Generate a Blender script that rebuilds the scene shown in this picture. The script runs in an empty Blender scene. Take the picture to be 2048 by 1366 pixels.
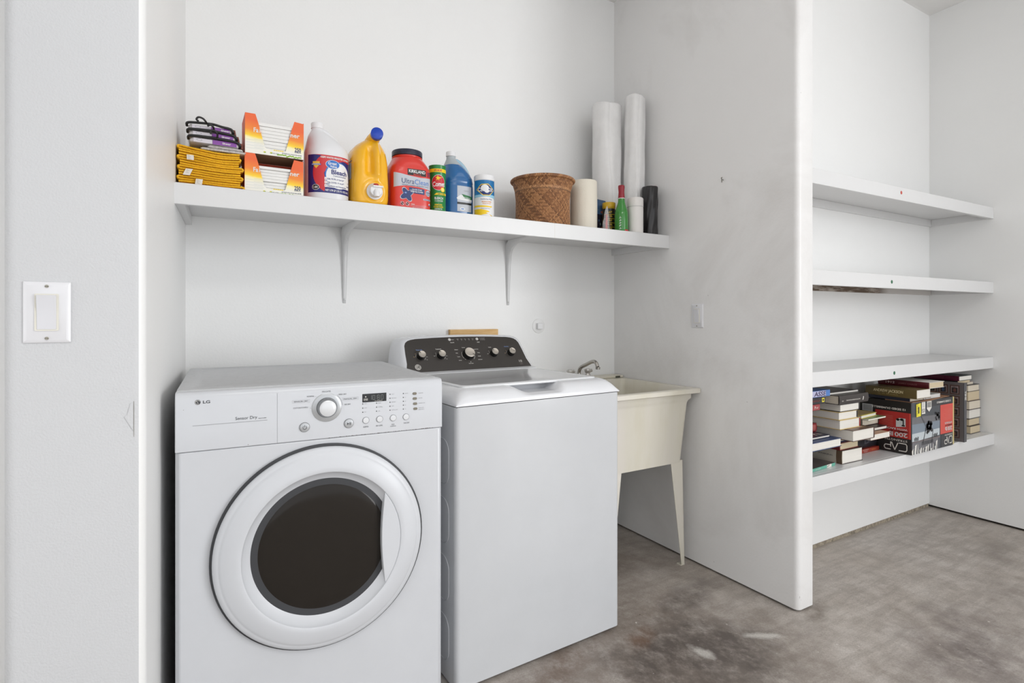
import bpy, bmesh, math, random
from mathutils import Vector, Matrix

random.seed(7)
SC = bpy.context.scene
COL = SC.collection
R = math.radians

# ------------------------------------------------------------ camera
cd = bpy.data.cameras.new('camera')
cam = bpy.data.objects.new('camera', cd)
COL.objects.link(cam)
cd.sensor_width = 36.0
cd.lens = 19.25
cd.shift_y = -50 / 2048
cd.clip_start = 0.05
cam.location = (0, 0, 1.185)
cam.rotation_euler = (R(90), 0, R(-30.3))
SC.camera = cam

# ------------------------------------------------------------ view
SC.view_settings.view_transform = 'Standard'
SC.view_settings.look = 'None'
SC.view_settings.gamma = 1
SC.view_settings.use_curve_mapping = False
SC.view_settings.exposure = 0.16

# ------------------------------------------------------------ daylight from the open side of the room
w = bpy.data.worlds.new('daylight')
SC.world = w
w.use_nodes = True
bg = w.node_tree.nodes['Background']
bg.inputs[0].default_value = (0.93, 0.96, 1.0, 1)
bg.inputs[1].default_value = 1.42


def area(name, loc, target, sx, sy, power, color):
    l = bpy.data.lights.new(name, 'AREA')
    l.shape = 'RECTANGLE'
    l.size = sx
    l.size_y = sy
    l.energy = power
    l.color = color
    o = bpy.data.objects.new(name, l)
    COL.objects.link(o)
    o.location = loc
    o.rotation_euler = (Vector(target) - Vector(loc)).to_track_quat('-Z', 'Y').to_euler()
    return o


area('side_door_daylight', (3.80, -2.1, 1.45), (0.0, -1.2, 1.25), 2.6, 2.3, 140, (0.965, 0.982, 1.0))
area('left_fill_light', (-2.2, 0.35, 1.0), (2.1, 1.2, 0.6), 1.3, 1.1, 9, (0.97, 0.985, 1.0))  # added unseen fill from the left, brightens the dividing wall's lower face
area('overhead_fill_light', (0.6, -0.9, 2.95), (0.6, -0.7, 0), 1.4, 0.6, 14, (1.0, 0.985, 0.965))  # added overhead fill for the room, not a known fixture
area('niche_fill_light', (1.45, 0.75, 2.98), (0.55, 2.3, 1.1), 1.2, 0.35, 1.5, (0.985, 0.99, 1.0))  # added weak fill aimed into the niche to lift its walls


# ------------------------------------------------------------ materials
def lin(c):
    out = []
    for v in c[:3]:
        v /= 255.0
        out.append(v / 12.92 if v <= 0.04045 else ((v + 0.055) / 1.055) ** 2.4)
    return (out[0], out[1], out[2], 1)


class NT:
    def __init__(s, m):
        s.t = m.node_tree
        s.b = s.t.nodes['Principled BSDF']
        s.tc = s.t.nodes.new('ShaderNodeTexCoord')

    def n(s, kind, **kw):
        x = s.t.nodes.new(kind)
        for k, v in kw.items():
            if k.startswith('i_'):
                key = k[2:]
                key = int(key) if key.isdigit() else key.replace('_', ' ')
                x.inputs[key].default_value = v
            else:
                setattr(x, k, v)
        return x

    def l(s, a, b):
        s.t.links.new(a, b)

    def noise(s, scale, detail=4, rough=0.55, coord='Object', vec=None, dist=0.0):
        x = s.n('ShaderNodeTexNoise', i_Scale=scale, i_Detail=detail, i_Roughness=rough, i_Distortion=dist)
        s.l(vec if vec else s.tc.outputs[coord], x.inputs['Vector'])
        return x.outputs['Fac']

    def ramp(s, fac, stops, interp='LINEAR'):
        x = s.n('ShaderNodeValToRGB')
        x.color_ramp.interpolation = interp
        els = x.color_ramp.elements
        els[0].position, els[0].color = stops[0][0], stops[0][1]
        els[1].position, els[1].color = stops[-1][0], stops[-1][1]
        for p, c in stops[1:-1]:
            e = els.new(p)
            e.color = c
        s.l(fac, x.inputs[0])
        return x.outputs[0]

    def mix(s, fac, a, b):
        x = s.n('ShaderNodeMix', data_type='RGBA')
        for src, i in ((fac, 0), (a, 6), (b, 7)):
            if hasattr(src, 'type') and hasattr(src, 'node'):
                s.l(src, x.inputs[i])
            else:
                x.inputs[i].default_value = src
        return x.outputs[2]

    def math(s, op, a, b=0.0, clamp=False):
        x = s.n('ShaderNodeMath', operation=op, use_clamp=clamp)
        for src, i in ((a, 0), (b, 1)):
            if hasattr(src, 'node'):
                s.l(src, x.inputs[i])
            else:
                x.inputs[i].default_value = src
        return x.outputs[0]

    def bump(s, h, strength, dist):
        x = s.n('ShaderNodeBump', i_Strength=strength, i_Distance=dist)
        s.l(h, x.inputs['Height'])
        s.l(x.outputs[0], s.b.inputs['Normal'])


MATS = {}


def mat(name, rgb, rough=0.5, metal=0.0, spec=0.5, bump=None, var=0.0, vscale=6.0, coat=0.0, trans=0.0, alpha=1.0, sss=0.0):
    if name in MATS:
        return MATS[name]
    m = bpy.data.materials.new(name)
    m.use_nodes = True
    g = NT(m)
    b = g.b
    c = lin(rgb)
    b.inputs['Base Color'].default_value = c
    b.inputs['Roughness'].default_value = rough
    b.inputs['Metallic'].default_value = metal
    b.inputs['Specular IOR Level'].default_value = spec
    if coat:
        b.inputs['Coat Weight'].default_value = coat
        b.inputs['Coat Roughness'].default_value = 0.08
    if trans:
        b.inputs['Transmission Weight'].default_value = trans
    if alpha < 1:
        b.inputs['Alpha'].default_value = alpha
    if sss:
        b.inputs['Subsurface Weight'].default_value = sss
        b.inputs['Subsurface Radius'].default_value = (0.02, 0.02, 0.02)
    f = g.noise(vscale, 5, 0.6)
    v = var if var else 0.02
    lo = tuple(x * (1 - v) for x in c[:3]) + (1,)
    hi = tuple(min(1, x * (1 + v)) for x in c[:3]) + (1,)
    g.l(g.ramp(f, [(0.3, lo), (0.7, hi)]), b.inputs['Base Color'])
    if bump:
        g.bump(g.noise(bump[0], 3, 0.5), bump[1], bump[2])
    MATS[name] = m
    return m


def paint_mat(name, rgb, bscale, bstr, rough=0.42, smudge=0.0, smudge_rgb=(150, 140, 132), sscale=1.7, bdist=0.0015):
    m = mat(name, rgb, rough)
    g = NT(m)
    c = lin(rgb)
    f = g.noise(1.3, 6, 0.6)
    base = g.ramp(f, [(0.35, tuple(x * 0.975 for x in c[:3]) + (1,)), (0.65, c)])
    if smudge:
        n1 = g.noise(sscale, 7, 0.62, dist=0.6)
        k = g.ramp(n1, [(0.50, (0, 0, 0, 1)), (0.80, (smudge, smudge, smudge, 1))])
        base = g.mix(k, base, lin(smudge_rgb))
        n2 = g.noise(34, 2, 0.4)
        k2 = g.ramp(n2, [(0.80, (0, 0, 0, 1)), (0.815, (0.4, 0.4, 0.4, 1))])
        base = g.mix(k2, base, lin((110, 96, 84)))
    g.l(base, g.b.inputs['Base Color'])
    g.bump(g.noise(bscale, 3, 0.5), bstr, bdist)
    return m


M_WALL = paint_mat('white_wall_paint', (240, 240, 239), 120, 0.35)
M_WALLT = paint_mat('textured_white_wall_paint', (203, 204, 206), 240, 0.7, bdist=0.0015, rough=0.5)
M_WALLP = paint_mat('scuffed_white_wall_paint', (232, 231, 230), 110, 0.35, smudge=0.26, rough=0.38)
M_CEIL = paint_mat('white_ceiling_paint', (232, 231, 229), 80, 0.3, rough=0.7)
M_SHELF = paint_mat('white_shelf_paint', (220, 220, 220), 60, 0.25, rough=0.3)
M_DARKGAP = mat('dark_gap', (46, 40, 35), 0.9)
M_WHITE = mat('white_enamel', (201, 203, 206), 0.16, coat=0.3)
M_WHITE2 = mat('bright_white_enamel', (222, 223, 226), 0.2, coat=0.2)
M_DRYER = mat('dryer_white_enamel', (207, 209, 213), 0.2, coat=0.25)
M_DRYERTOP = mat('dusty_white_top', (213, 213, 214), 0.45, var=0.05, vscale=40)
_g = NT(M_DRYERTOP)
_sp = _g.noise(95, 2, 0.4)
_g.l(_g.mix(_g.ramp(_sp, [(0.745, (0, 0, 0, 1)), (0.765, (0.8, 0.8, 0.8, 1))]), _g.ramp(_g.noise(40, 5, 0.6), [(0.3, lin((196, 197, 199))), (0.7, lin((205, 206, 208)))]), lin((130, 122, 114))), _g.b.inputs['Base Color'])
M_PLASTW = mat('white_plastic', (232, 232, 233), 0.35)
M_BLACK = mat('black_plastic', (24, 23, 23), 0.35)
M_SILVER = mat('brushed_silver', (206, 198, 187), 0.34, metal=0.55)
M_CHROME = mat('worn_chrome', (182, 178, 172), 0.22, metal=1.0)
M_INK = mat('dark_grey_print', (70, 72, 76), 0.5)
M_INKL = mat('light_grey_print', (156, 157, 161), 0.5)
M_WPRINT = mat('white_print', (225, 222, 216), 0.5)
M_CREAM = mat('aged_cream_plastic', (222, 216, 200), 0.35, var=0.05, vscale=3)
_g = NT(M_CREAM)
_mp = _g.n('ShaderNodeMapping')
_mp.inputs['Scale'].default_value = (5, 5, 1.2)
_g.l(_g.tc.outputs['Object'], _mp.inputs[0])
_g.l(_g.ramp(_g.noise(1.3, 5, 0.6, vec=_mp.outputs[0]), [(0.28, lin((212, 206, 186))), (0.50, lin((219, 214, 200))), (0.72, lin((223, 217, 208)))]), _g.b.inputs['Base Color'])


# ------------------------------------------------------------ mesh tools
def finish(name, bm, mats, parent=None, loc=None, bevel=0.0, segs=2, smooth=35, recalc=True):
    if recalc:
        bmesh.ops.recalc_face_normals(bm, faces=bm.faces[:])
    me = bpy.data.meshes.new(name)
    bm.to_mesh(me)
    bm.free()
    for m in (mats if isinstance(mats, (list, tuple)) else [mats]):
        me.materials.append(m)
    if smooth:
        me.shade_smooth()
        me.set_sharp_from_angle(angle=R(smooth))
    o = bpy.data.objects.new(name, me)
    COL.objects.link(o)
    if parent:
        o.parent = parent
    if loc:
        o.location = loc
    if bevel:
        b = o.modifiers.new('bevel', 'BEVEL')
        b.width = bevel
        b.segments = segs
        b.limit_method = 'ANGLE'
        b.angle_limit = R(40)
    return o


def thing(name, label, cat, loc=(0, 0, 0), rz=0.0, group=None):
    o = bpy.data.objects.new(name, None)
    COL.objects.link(o)
    o.empty_display_size = 0.05
    o.location = loc
    o.rotation_euler = (0, 0, R(rz))
    return tag(o, label, cat, group)


def tag(o, label, cat, group=None, kind=None):
    o['label'] = label
    o['category'] = cat
    if group:
        o['group'] = group
    if kind:
        o['kind'] = kind
    return o


def struct(o):
    o['kind'] = 'structure'
    return o


def box(bm, x0, x1, y0, y1, z0, z1, mi=0):
    vs = [bm.verts.new((x, y, z)) for z in (z0, z1) for x, y in ((x0, y0), (x1, y0), (x1, y1), (x0, y1))]
    for idx in ((3, 2, 1, 0), (4, 5, 6, 7), (0, 1, 5, 4), (1, 2, 6, 5), (2, 3, 7, 6), (3, 0, 4, 7)):
        f = bm.faces.new([vs[i] for i in idx])
        f.material_index = mi
    return vs


def prism(bm, pts, a, b, axis='z', mi=0):
    """extrude a closed 2D outline between a and b along an axis"""
    def P(p, t):
        if axis == 'z':
            return (p[0], p[1], t)
        if axis == 'y':
            return (p[0], t, p[1])
        return (t, p[0], p[1])
    v0 = [bm.verts.new(P(p, a)) for p in pts]
    v1 = [bm.verts.new(P(p, b)) for p in pts]
    n = len(pts)
    fs = [bm.faces.new(v0[::-1]), bm.faces.new(v1)]
    for i in range(n):
        fs.append(bm.faces.new((v0[i], v0[(i + 1) % n], v1[(i + 1) % n], v1[i])))
    for f in fs:
        f.material_index = mi
    return fs


def loops(bm, rings, close=True, caps=(True, True), mi=0):
    """skin a list of vertex-position rings"""
    vr = [[bm.verts.new(p) for p in r] for r in rings]
    n = len(vr[0])
    for a, b in zip(vr, vr[1:]):
        for i in range(n if close else n - 1):
            j = (i + 1) % n
            f = bm.faces.new((a[i], a[j], b[j], b[i]))
            f.material_index = mi
    if caps[0]:
        bm.faces.new(vr[0][::-1]).material_index = mi
    if caps[1]:
        bm.faces.new(vr[-1]).material_index = mi
    return vr


def lathe(bm, prof, c=(0, 0, 0), seg=40, axis='z', mi=0, caps=(True, True), a0=0, a1=360):
    """prof: (radius, height) pairs"""
    full = abs(a1 - a0) >= 360
    rings = []
    for r, h in prof:
        ring = []
        for i in range(seg + (0 if full else 1)):
            t = R(a0 + (a1 - a0) * i / seg)
            x, y = r * math.cos(t), r * math.sin(t)
            if axis == 'z':
                p = (c[0] + x, c[1] + y, c[2] + h)
            elif axis == 'y':
                p = (c[0] + x, c[1] + h, c[2] + y)
            else:
                p = (c[0] + h, c[1] + x, c[2] + y)
            ring.append(p)
        rings.append(ring)
    return loops(bm, rings, full, caps, mi)


def tube(bm, pts, r, seg=10, mi=0, caps=(True, True)):
    """round tube along a path; r a number or a list"""
    pts = [Vector(p) for p in pts]
    rings = []
    up = None
    for i, p in enumerate(pts):
        d = (pts[min(i + 1, len(pts) - 1)] - pts[max(i - 1, 0)]).normalized()
        if up is None:
            up = Vector((0, 0, 1)) if abs(d.z) < 0.9 else Vector((1, 0, 0))
        s = d.cross(up).normalized()
        up = s.cross(d).normalized()
        rr = r[i] if isinstance(r, (list, tuple)) else r
        rings.append([p + (s * math.cos(t) + up * math.sin(t)) * rr for t in [2 * math.pi * k / seg for k in range(seg)]])
    return loops(bm, rings, True, caps, mi)


def smooth_path(pts, n=8):
    """Catmull-Rom through the points"""
    P = [Vector(p) for p in pts]
    P = [P[0] * 2 - P[1]] + P + [P[-1] * 2 - P[-2]]
    out = []
    for i in range(1, len(P) - 2):
        for k in range(n):
            t = k / n
            a, b, c, d = P[i - 1], P[i], P[i + 1], P[i + 2]
            out.append(0.5 * ((2 * b) + (c - a) * t + (2 * a - 5 * b + 4 * c - d) * t * t + (3 * b - a - 3 * c + d) * t ** 3))
    out.append(P[-2])
    return out


def rrect(x0, x1, y0, y1, r, n=5):
    out = []
    for cx, cy, a in ((x1 - r, y0 + r, -90), (x1 - r, y1 - r, 0), (x0 + r, y1 - r, 90), (x0 + r, y0 + r, 180)):
        for k in range(n + 1):
            t = R(a + 90 * k / n)
            out.append((cx + r * math.cos(t), cy + r * math.sin(t)))
    return out


def ellipse(cx, cy, rx, ry, n=28):
    return [(cx + rx * math.cos(2 * math.pi * k / n), cy + ry * math.sin(2 * math.pi * k / n)) for k in range(n)]


_text = {}


def text_mesh(s, bold):
    key = (s, bold)
    if key in _text:
        return _text[key]
    cu = bpy.data.curves.new('t', 'FONT')
    cu.body = s
    cu.size = 1.0
    cu.resolution_u = 3
    cu.offset = 0.022 if bold else 0.0
    ob = bpy.data.objects.new('t', cu)
    COL.objects.link(ob)
    dg = bpy.context.evaluated_depsgraph_get()
    me = bpy.data.meshes.new_from_object(ob.evaluated_get(dg))
    vs = [(v.co.x, v.co.y) for v in me.vertices]
    fs = [tuple(p.vertices) for p in me.polygons]
    bpy.data.objects.remove(ob)
    bpy.data.curves.remove(cu)
    bpy.data.meshes.remove(me)
    x0 = min(v[0] for v in vs)
    x1 = max(v[0] for v in vs)
    _text[key] = ([(v[0] - x0, v[1]) for v in vs], fs, x1 - x0)
    return _text[key]


class Decal:
    """flat print (areas, lettering) gathered in u, v and then laid on a surface"""
    LD = 0.0003
    tdir = 1      # -1 sets lettering the other way round for panels that stand upside down

    def __init__(s):
        s.bm = bmesh.new()
        s.mats = []

    def _i(s, m):
        if m not in s.mats:
            s.mats.append(m)
        return s.mats.index(m)

    def poly(s, pts, m, layer=0):
        f = s.bm.faces.new([s.bm.verts.new((p[0], p[1], layer * s.LD)) for p in pts])
        f.material_index = s._i(m)
        return s

    def rect(s, u0, u1, v0, v1, m, layer=0):
        return s.poly([(u0, v0), (u1, v0), (u1, v1), (u0, v1)], m, layer)

    def ell(s, cu, cv, ru, rv, m, layer=0, n=28):
        return s.poly(ellipse(cu, cv, ru, rv, n), m, layer)

    def line(s, a, b, wd, m, layer=0):
        d = Vector((b[0] - a[0], b[1] - a[1]))
        n = Vector((-d.y, d.x)).normalized() * wd / 2
        return s.poly([(a[0] - n.x, a[1] - n.y), (b[0] - n.x, b[1] - n.y), (b[0] + n.x, b[1] + n.y), (a[0] + n.x, a[1] + n.y)], m, layer)

    def ring(s, cu, cv, r, wd, m, layer=0, a0=0, a1=360, n=24):
        for k in range(n):
            t0, t1 = R(a0 + (a1 - a0) * k / n), R(a0 + (a1 - a0) * (k + 1) / n)
            s.poly([(cu + q * math.cos(t), cv + q * math.sin(t)) for q, t in ((r, t0), (r + wd, t0), (r + wd, t1), (r, t1))], m, layer)
        return s

    def text(s, body, u, v, h, m, layer=1, align='C', bold=True, xs=1.0, width=None, rot=0.0, slant=0.0, flip=False):
        """h is the height of a capital"""
        vs, fs, wd = text_mesh(body, bold)
        k = h / 0.69
        if width:
            xs = width / (wd * k)
        off = {'L': 0, 'C': -wd / 2, 'R': -wd}[align]
        cr, sr = math.cos(R(rot)), math.sin(R(rot))
        nv = []
        for x, y in vs:
            a, b = s.tdir * (x + off) * k * xs + slant * y * k, y * k - h / 2
            nv.append(s.bm.verts.new((u + a * cr - b * sr, v + a * sr + b * cr, layer * s.LD)))
        i = s._i(m)
        for f in fs:
            try:
                s.bm.faces.new([nv[q] for q in f]).material_index = i
            except ValueError:
                pass
        return s

    def build(s, name, parent, fn, step=None, base=0.0004):
        bm = s.bm
        bmesh.ops.triangulate(bm, faces=[f for f in bm.faces if len(f.verts) > 4])
        if step:
            us = [v.co.x for v in bm.verts]
            u = math.ceil(min(us) / step) * step
            while u < max(us):
                bmesh.ops.bisect_plane(bm, geom=bm.verts[:] + bm.edges[:] + bm.faces[:], plane_co=(u, 0, 0), plane_no=(1, 0, 0))
                u += step
            if getattr(s, 'vstep', None):
                vsx = [v.co.y for v in bm.verts]
                u = math.ceil(min(vsx) / s.vstep) * s.vstep
                while u < max(vsx):
                    bmesh.ops.bisect_plane(bm, geom=bm.verts[:] + bm.edges[:] + bm.faces[:], plane_co=(0, u, 0), plane_no=(0, 1, 0))
                    u += s.vstep
        for v in bm.verts:
            v.co = fn(v.co.x, v.co.y, v.co.z + base)
        return finish(name, bm, s.mats, parent, smooth=0, recalc=False)


def build_groups(d, parent, fn, groups):
    """one mesh for each separate patch of print: (name, u0, u1, v0, v1), first match wins"""
    done = set()
    for name, u0, u1, v0, v1 in groups:
        e = Decal()
        e.mats = d.mats
        vm = {}
        for f in d.bm.faces:
            c = f.calc_center_median()
            if f.index in done or not (u0 <= c.x <= u1 and v0 <= c.y <= v1):
                continue
            done.add(f.index)
            vs = []
            for v in f.verts:
                if v not in vm:
                    vm[v] = e.bm.verts.new(v.co)
                vs.append(vm[v])
            try:
                e.bm.faces.new(vs).material_index = f.material_index
            except ValueError:
                pass
        if e.bm.faces:
            e.build(name, parent, fn)
    d.bm.free()


def plane_map(o, U, V, N=None):
    o, U, V = Vector(o), Vector(U).normalized(), Vector(V).normalized()
    N = Vector(N).normalized() if N else U.cross(V)
    return lambda u, v, d: o + U * u + V * v + N * d


class Body:
    """lofted container: sections (z, rx, ry, n, cx, cy) with a superellipse outline"""

    def __init__(s, secs, dz=0.006, seg=64, disp=None):
        s.secs = secs
        s.seg = seg
        s.disp = disp
        s.dz = dz
        s.tab = None

    def at(s, z):
        S = s.secs
        if z <= S[0][0]:
            return S[0][1:]
        for a, b in zip(S, S[1:]):
            if z <= b[0]:
                t = (z - a[0]) / max(1e-9, b[0] - a[0])
                return tuple(p + (q - p) * t for p, q in zip(a[1:], b[1:]))
        return S[-1][1:]

    def pt(s, th, z, d=0.0):
        rx, ry, n, cx, cy = s.at(z)
        c, q = math.cos(th), math.sin(th)
        r = (abs(c / rx) ** n + abs(q / ry) ** n) ** (-1.0 / n)
        if s.disp:
            r += s.disp(th, z)
        return Vector((cx + (r + d) * c, cy + (r + d) * q, z))

    def mesh(s, bm, mi=0, zs=None):
        if zs is None:
            zs = []
            for a, b in zip(s.secs, s.secs[1:]):
                k = max(1, int((b[0] - a[0]) / s.dz))
                zs += [a[0] + (b[0] - a[0]) * i / k for i in range(k)]
            zs.append(s.secs[-1][0])
        loops(bm, [[s.pt(2 * math.pi * i / s.seg, z) for i in range(s.seg)] for z in zs], mi=mi)

    def mapper(s, zref, a0=-90.0, z0=0.0):
        """arc length u along the outline from angle a0, v up from z0"""
        tab = []
        N = 360
        u = 0
        prev = s.pt(R(a0), zref)
        pos = [(0.0, R(a0))]
        for k in range(1, N):
            th = R(a0 + k * 0.5)
            p = s.pt(th, zref)
            u += (p - prev).length
            prev = p
            pos.append((u, th))
        neg = [(0.0, R(a0))]
        u = 0
        prev = s.pt(R(a0), zref)
        for k in range(1, N):
            th = R(a0 - k * 0.5)
            p = s.pt(th, zref)
            u += (p - prev).length
            prev = p
            neg.append((u, th))

        def look(u):
            T = pos if u >= 0 else neg
            a = abs(u)
            for (u0, t0), (u1, t1) in zip(T, T[1:]):
                if a <= u1:
                    return t0 + (t1 - t0) * (a - u0) / max(1e-9, u1 - u0)
            return T[-1][1]
        return lambda u, v, d: s.pt(look(u), z0 + v, d)

# ============================================================ THE ROOM
def floor_mat():
    m = mat('stained_concrete', (150, 143, 136), 0.55)
    g = NT(m)
    tc = g.tc.outputs['Object']
    n1 = g.noise(0.9, 8, 0.62, dist=0.4)
    mpf = g.n('ShaderNodeMapping')
    mpf.inputs['Rotation'].default_value = (0, 0, R(35))
    mpf.inputs['Scale'].default_value = (1.2, 0.92, 1)
    g.l(tc, mpf.inputs[0])
    n2 = g.noise(7.0, 12, 0.76, vec=mpf.outputs[0], dist=0.1)
    n3 = g.noise(60, 4, 0.6)
    base = g.ramp(n2, [(0.30, lin((152, 143, 134))), (0.50, lin((188, 180, 173))), (0.70, lin((210, 204, 198)))])
    base = g.mix(g.ramp(n1, [(0.45, (0, 0, 0, 1)), (0.7, (0.45, 0.45, 0.45, 1))]), base, lin((168, 154, 138)))
    # streaks in one direction
    mp = g.n('ShaderNodeMapping')
    mp.inputs['Rotation'].default_value = (0, 0, R(-28))
    mp.inputs['Scale'].default_value = (2.2, 14, 1)
    g.l(tc, mp.inputs[0])
    st = g.noise(1.6, 6, 0.7, vec=mp.outputs[0])
    base = g.mix(g.ramp(st, [(0.42, (0.35, 0.35, 0.35, 1)), (0.55, (0, 0, 0, 1))]), base, lin((142, 134, 126)))

    def blob(x, y, r, sx=1.0, sy=1.0, soft=0.5, wob=0.5, sc=6, rot=0):
        q = g.n('ShaderNodeMapping', vector_type='TEXTURE')
        q.inputs['Location'].default_value = (x, y, 0)
        q.inputs['Rotation'].default_value = (0, 0, R(rot))
        q.inputs['Scale'].default_value = (r * sx, r * sy, 1)
        g.l(tc, q.inputs[0])
        ln = g.n('ShaderNodeVectorMath', operation='LENGTH')
        g.l(q.outputs[0], ln.inputs[0])
        nn = g.noise(sc, 6, 0.65)
        d = g.math('ADD', ln.outputs['Value'], g.math('MULTIPLY', g.math('SUBTRACT', nn, 0.5), wob * 3))
        return g.ramp(d, [(1 - soft, (1, 1, 1, 1)), (1.0, (0, 0, 0, 1))])
    brk = g.ramp(g.noise(12, 10, 0.74, vec=mpf.outputs[0], dist=0.1), [(0.36, (0.35, 0.35, 0.35, 1)), (0.56, (1, 1, 1, 1))])
    for args, col, k in (
            ((1.55, 2.05, 0.75, 1.0, 0.6, 0.8, 0.30, 3, 0), (126, 112, 100), 0.7),
            ((2.35, 0.86, 0.42, 1.3, 0.55, 0.8, 0.5, 4, 10), (98, 88, 86), 0.75),
            ((1.35, 1.35, 0.85, 1.0, 0.75, 0.8, 0.35, 3, 10), (120, 107, 97), 0.85),
            ((1.52, 1.34, 0.40, 1.0, 0.62, 0.6, 0.55, 5, -12), (84, 76, 72), 0.88),
            ((1.80, 1.62, 0.20, 1.4, 0.55, 0.8, 0.45, 7, 20), (82, 74, 72), 0.7),
            ((1.62, 1.98, 0.20, 1.2, 0.5, 0.8, 0.5, 7, 0), (88, 80, 76), 0.55),
            ((1.06, 1.50, 0.16, 1.5, 0.6, 0.8, 0.5, 8, 25), (98, 72, 52), 0.6),
            ((1.42, 1.50, 0.07, 1.4, 0.8, 0.8, 0.5, 9, 25), (120, 84, 58), 0.55),
            ((1.46, 1.12, 0.30, 1.2, 0.5, 0.8, 0.5, 6, 0), (84, 76, 70), 0.6),
            ((2.17, 1.28, 0.10, 1.2, 0.5, 0.8, 0.5, 12, 20), (92, 80, 66), 0.7),
            ((3.0, 0.95, 0.30, 1.3, 0.5, 0.9, 0.5, 5, 20), (110, 100, 92), 0.45),
            ((3.5, 1.15, 0.22, 1.3, 0.5, 0.9, 0.5, 5, 20), (112, 104, 98), 0.5),
            ((1.83, 1.285, 0.055, 1.7, 0.45, 0.6, 0.5, 22, -30), (214, 210, 204), 0.8),
            ((1.555, 1.33, 0.05, 0.6, 1.2, 0.6, 0.5, 24, 10), (206, 202, 196), 0.75),
            ((1.86, 1.70, 0.05, 1.5, 0.6, 0.8, 0.5, 24, 0), (170, 164, 158), 0.5)):
        f = blob(*args)
        base = g.mix(g.math('MULTIPLY', f, g.math('MULTIPLY', brk, k) if col[0] < 200 else k), base, lin(col))
    base = g.mix(g.ramp(g.noise(170, 3, 0.7), [(0.40, (0.22, 0.22, 0.22, 1)), (0.55, (0, 0, 0, 1))]), base, lin((96, 88, 80)))
    # paint drops and grit
    sp = g.noise(38, 2, 0.4)
    base = g.mix(g.ramp(sp, [(0.765, (0, 0, 0, 1)), (0.775, (0.85, 0.85, 0.85, 1))]), base, lin((214, 210, 204)))
    gr = g.noise(24, 3, 0.5, dist=1.5)
    base = g.mix(g.ramp(gr, [(0.235, (0.7, 0.7, 0.7, 1)), (0.255, (0, 0, 0, 1))]), base, lin((70, 62, 56)))
    g.l(base, g.b.inputs['Base Color'])
    g.l(g.ramp(n2, [(0.3, (0.38, 0.38, 0.38, 1)), (0.7, (0.62, 0.62, 0.62, 1))]), g.b.inputs['Roughness'])
    g.bump(n3, 0.25, 0.002)
    return m


def wall_prism(name, pts, z0, z1, m, bevel=0):
    bm = bmesh.new()
    prism(bm, pts, z0, z1, 'z')
    return struct(finish(name, bm, m, bevel=bevel, smooth=30))


CZ = 3.06
bm = bmesh.new()
box(bm, -3.2, 4.3, -4.6, 2.7, -0.12, 0)
struct(finish('floor', bm, floor_mat(), smooth=0))
bm = bmesh.new()
prism(bm, [(-4.6, CZ), (1.62, CZ), (2.42, 2.981), (2.7, 2.95), (2.7, 3.3), (-4.6, 3.3)], -3.2, 4.3, 'x')
struct(finish('ceiling', bm, M_CEIL, smooth=0))

G = 0.009   # the boards stop a little above the concrete
wall_prism('wall_back', [(-0.35, 2.413), (2.10, 2.413), (2.10, 2.62), (-0.35, 2.62)], G, 3.2, M_WALL)


def arc(cx, cy, r, a0, a1, n=8):
    return [(cx + r * math.cos(R(a0 + (a1 - a0) * k / n)), cy + r * math.sin(R(a0 + (a1 - a0) * k / n))) for k in range(n + 1)]


# short wall on the left of the washing niche, with rounded corners
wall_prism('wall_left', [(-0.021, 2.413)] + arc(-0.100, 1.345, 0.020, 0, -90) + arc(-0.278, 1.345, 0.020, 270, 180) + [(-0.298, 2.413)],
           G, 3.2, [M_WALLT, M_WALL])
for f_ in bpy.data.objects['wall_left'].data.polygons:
    if f_.normal.x > 0.4:  # smoother niche-side paint; its brighter tone on the rounded corner imitates light
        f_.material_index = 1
wall_prism('wall_far_left', [(-3.1, 1.75), (-0.298, 1.75), (-0.298, 1.9), (-3.1, 1.9)], G, 3.2, M_WALL)
wall_prism('wall_side', [(-2.4, -4.4), (-2.3, -4.4), (-2.3, 1.75), (-2.4, 1.75)], G, 3.2, M_WALL)
# dividing wall with a rounded left corner
wall_prism('wall_divider', [(2.190, 2.60), (2.088, 2.60)] + arc(2.110, 1.332, 0.022, 180, 270) + arc(2.184, 1.316, 0.006, 270, 360, 3), G, 3.2, M_WALLP)
wall_prism('wall_back_right', [(2.190, 1.635), (3.98, 1.635), (3.98, 1.80), (2.190, 1.80)], 0.022, 3.2, M_WALL)
wall_prism('wall_right', [(3.975, 1.80), (3.962, 1.40), (3.945, 0.2), (3.92, -4.4), (4.1, -4.4), (4.1, 1.80)], G + 0.004, 3.2, M_WALL)
# sole plates under the boards, set back a little
for n, pts in enumerate(([(-0.30, 2.425), (2.09, 2.425), (2.09, 2.60), (-0.30, 2.60)],
                         [(-0.035, 2.40), (-0.105, 1.345), (-0.285, 1.345), (-0.285, 2.40)],
                         [(2.104, 2.59), (2.104, 1.33), (2.174, 1.33), (2.174, 2.59)],
                         [(3.99, 1.65), (3.975, 1.40), (3.96, 0.2), (3.935, -4.4), (4.08, -4.4), (4.08, 1.65)],
                         [(-3.1, 1.77), (-0.32, 1.77), (-0.32, 1.88), (-3.1, 1.88)],
                         [(-2.38, -4.4), (-2.32, -4.4), (-2.32, 1.75), (-2.38, 1.75)]), 1):
    wall_prism('trim_%d' % n, pts, 0, 0.012, M_DARKGAP)
M_GRIT = mat('crumbling_concrete_edge', (150, 140, 124), 0.9, var=0.5, vscale=60, bump=(90, 1.0, 0.004))
wall_prism('trim_7', [(2.195, 1.638), (3.965, 1.638), (3.965, 1.78), (2.195, 1.78)], 0, 0.022, M_GRIT)

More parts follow.
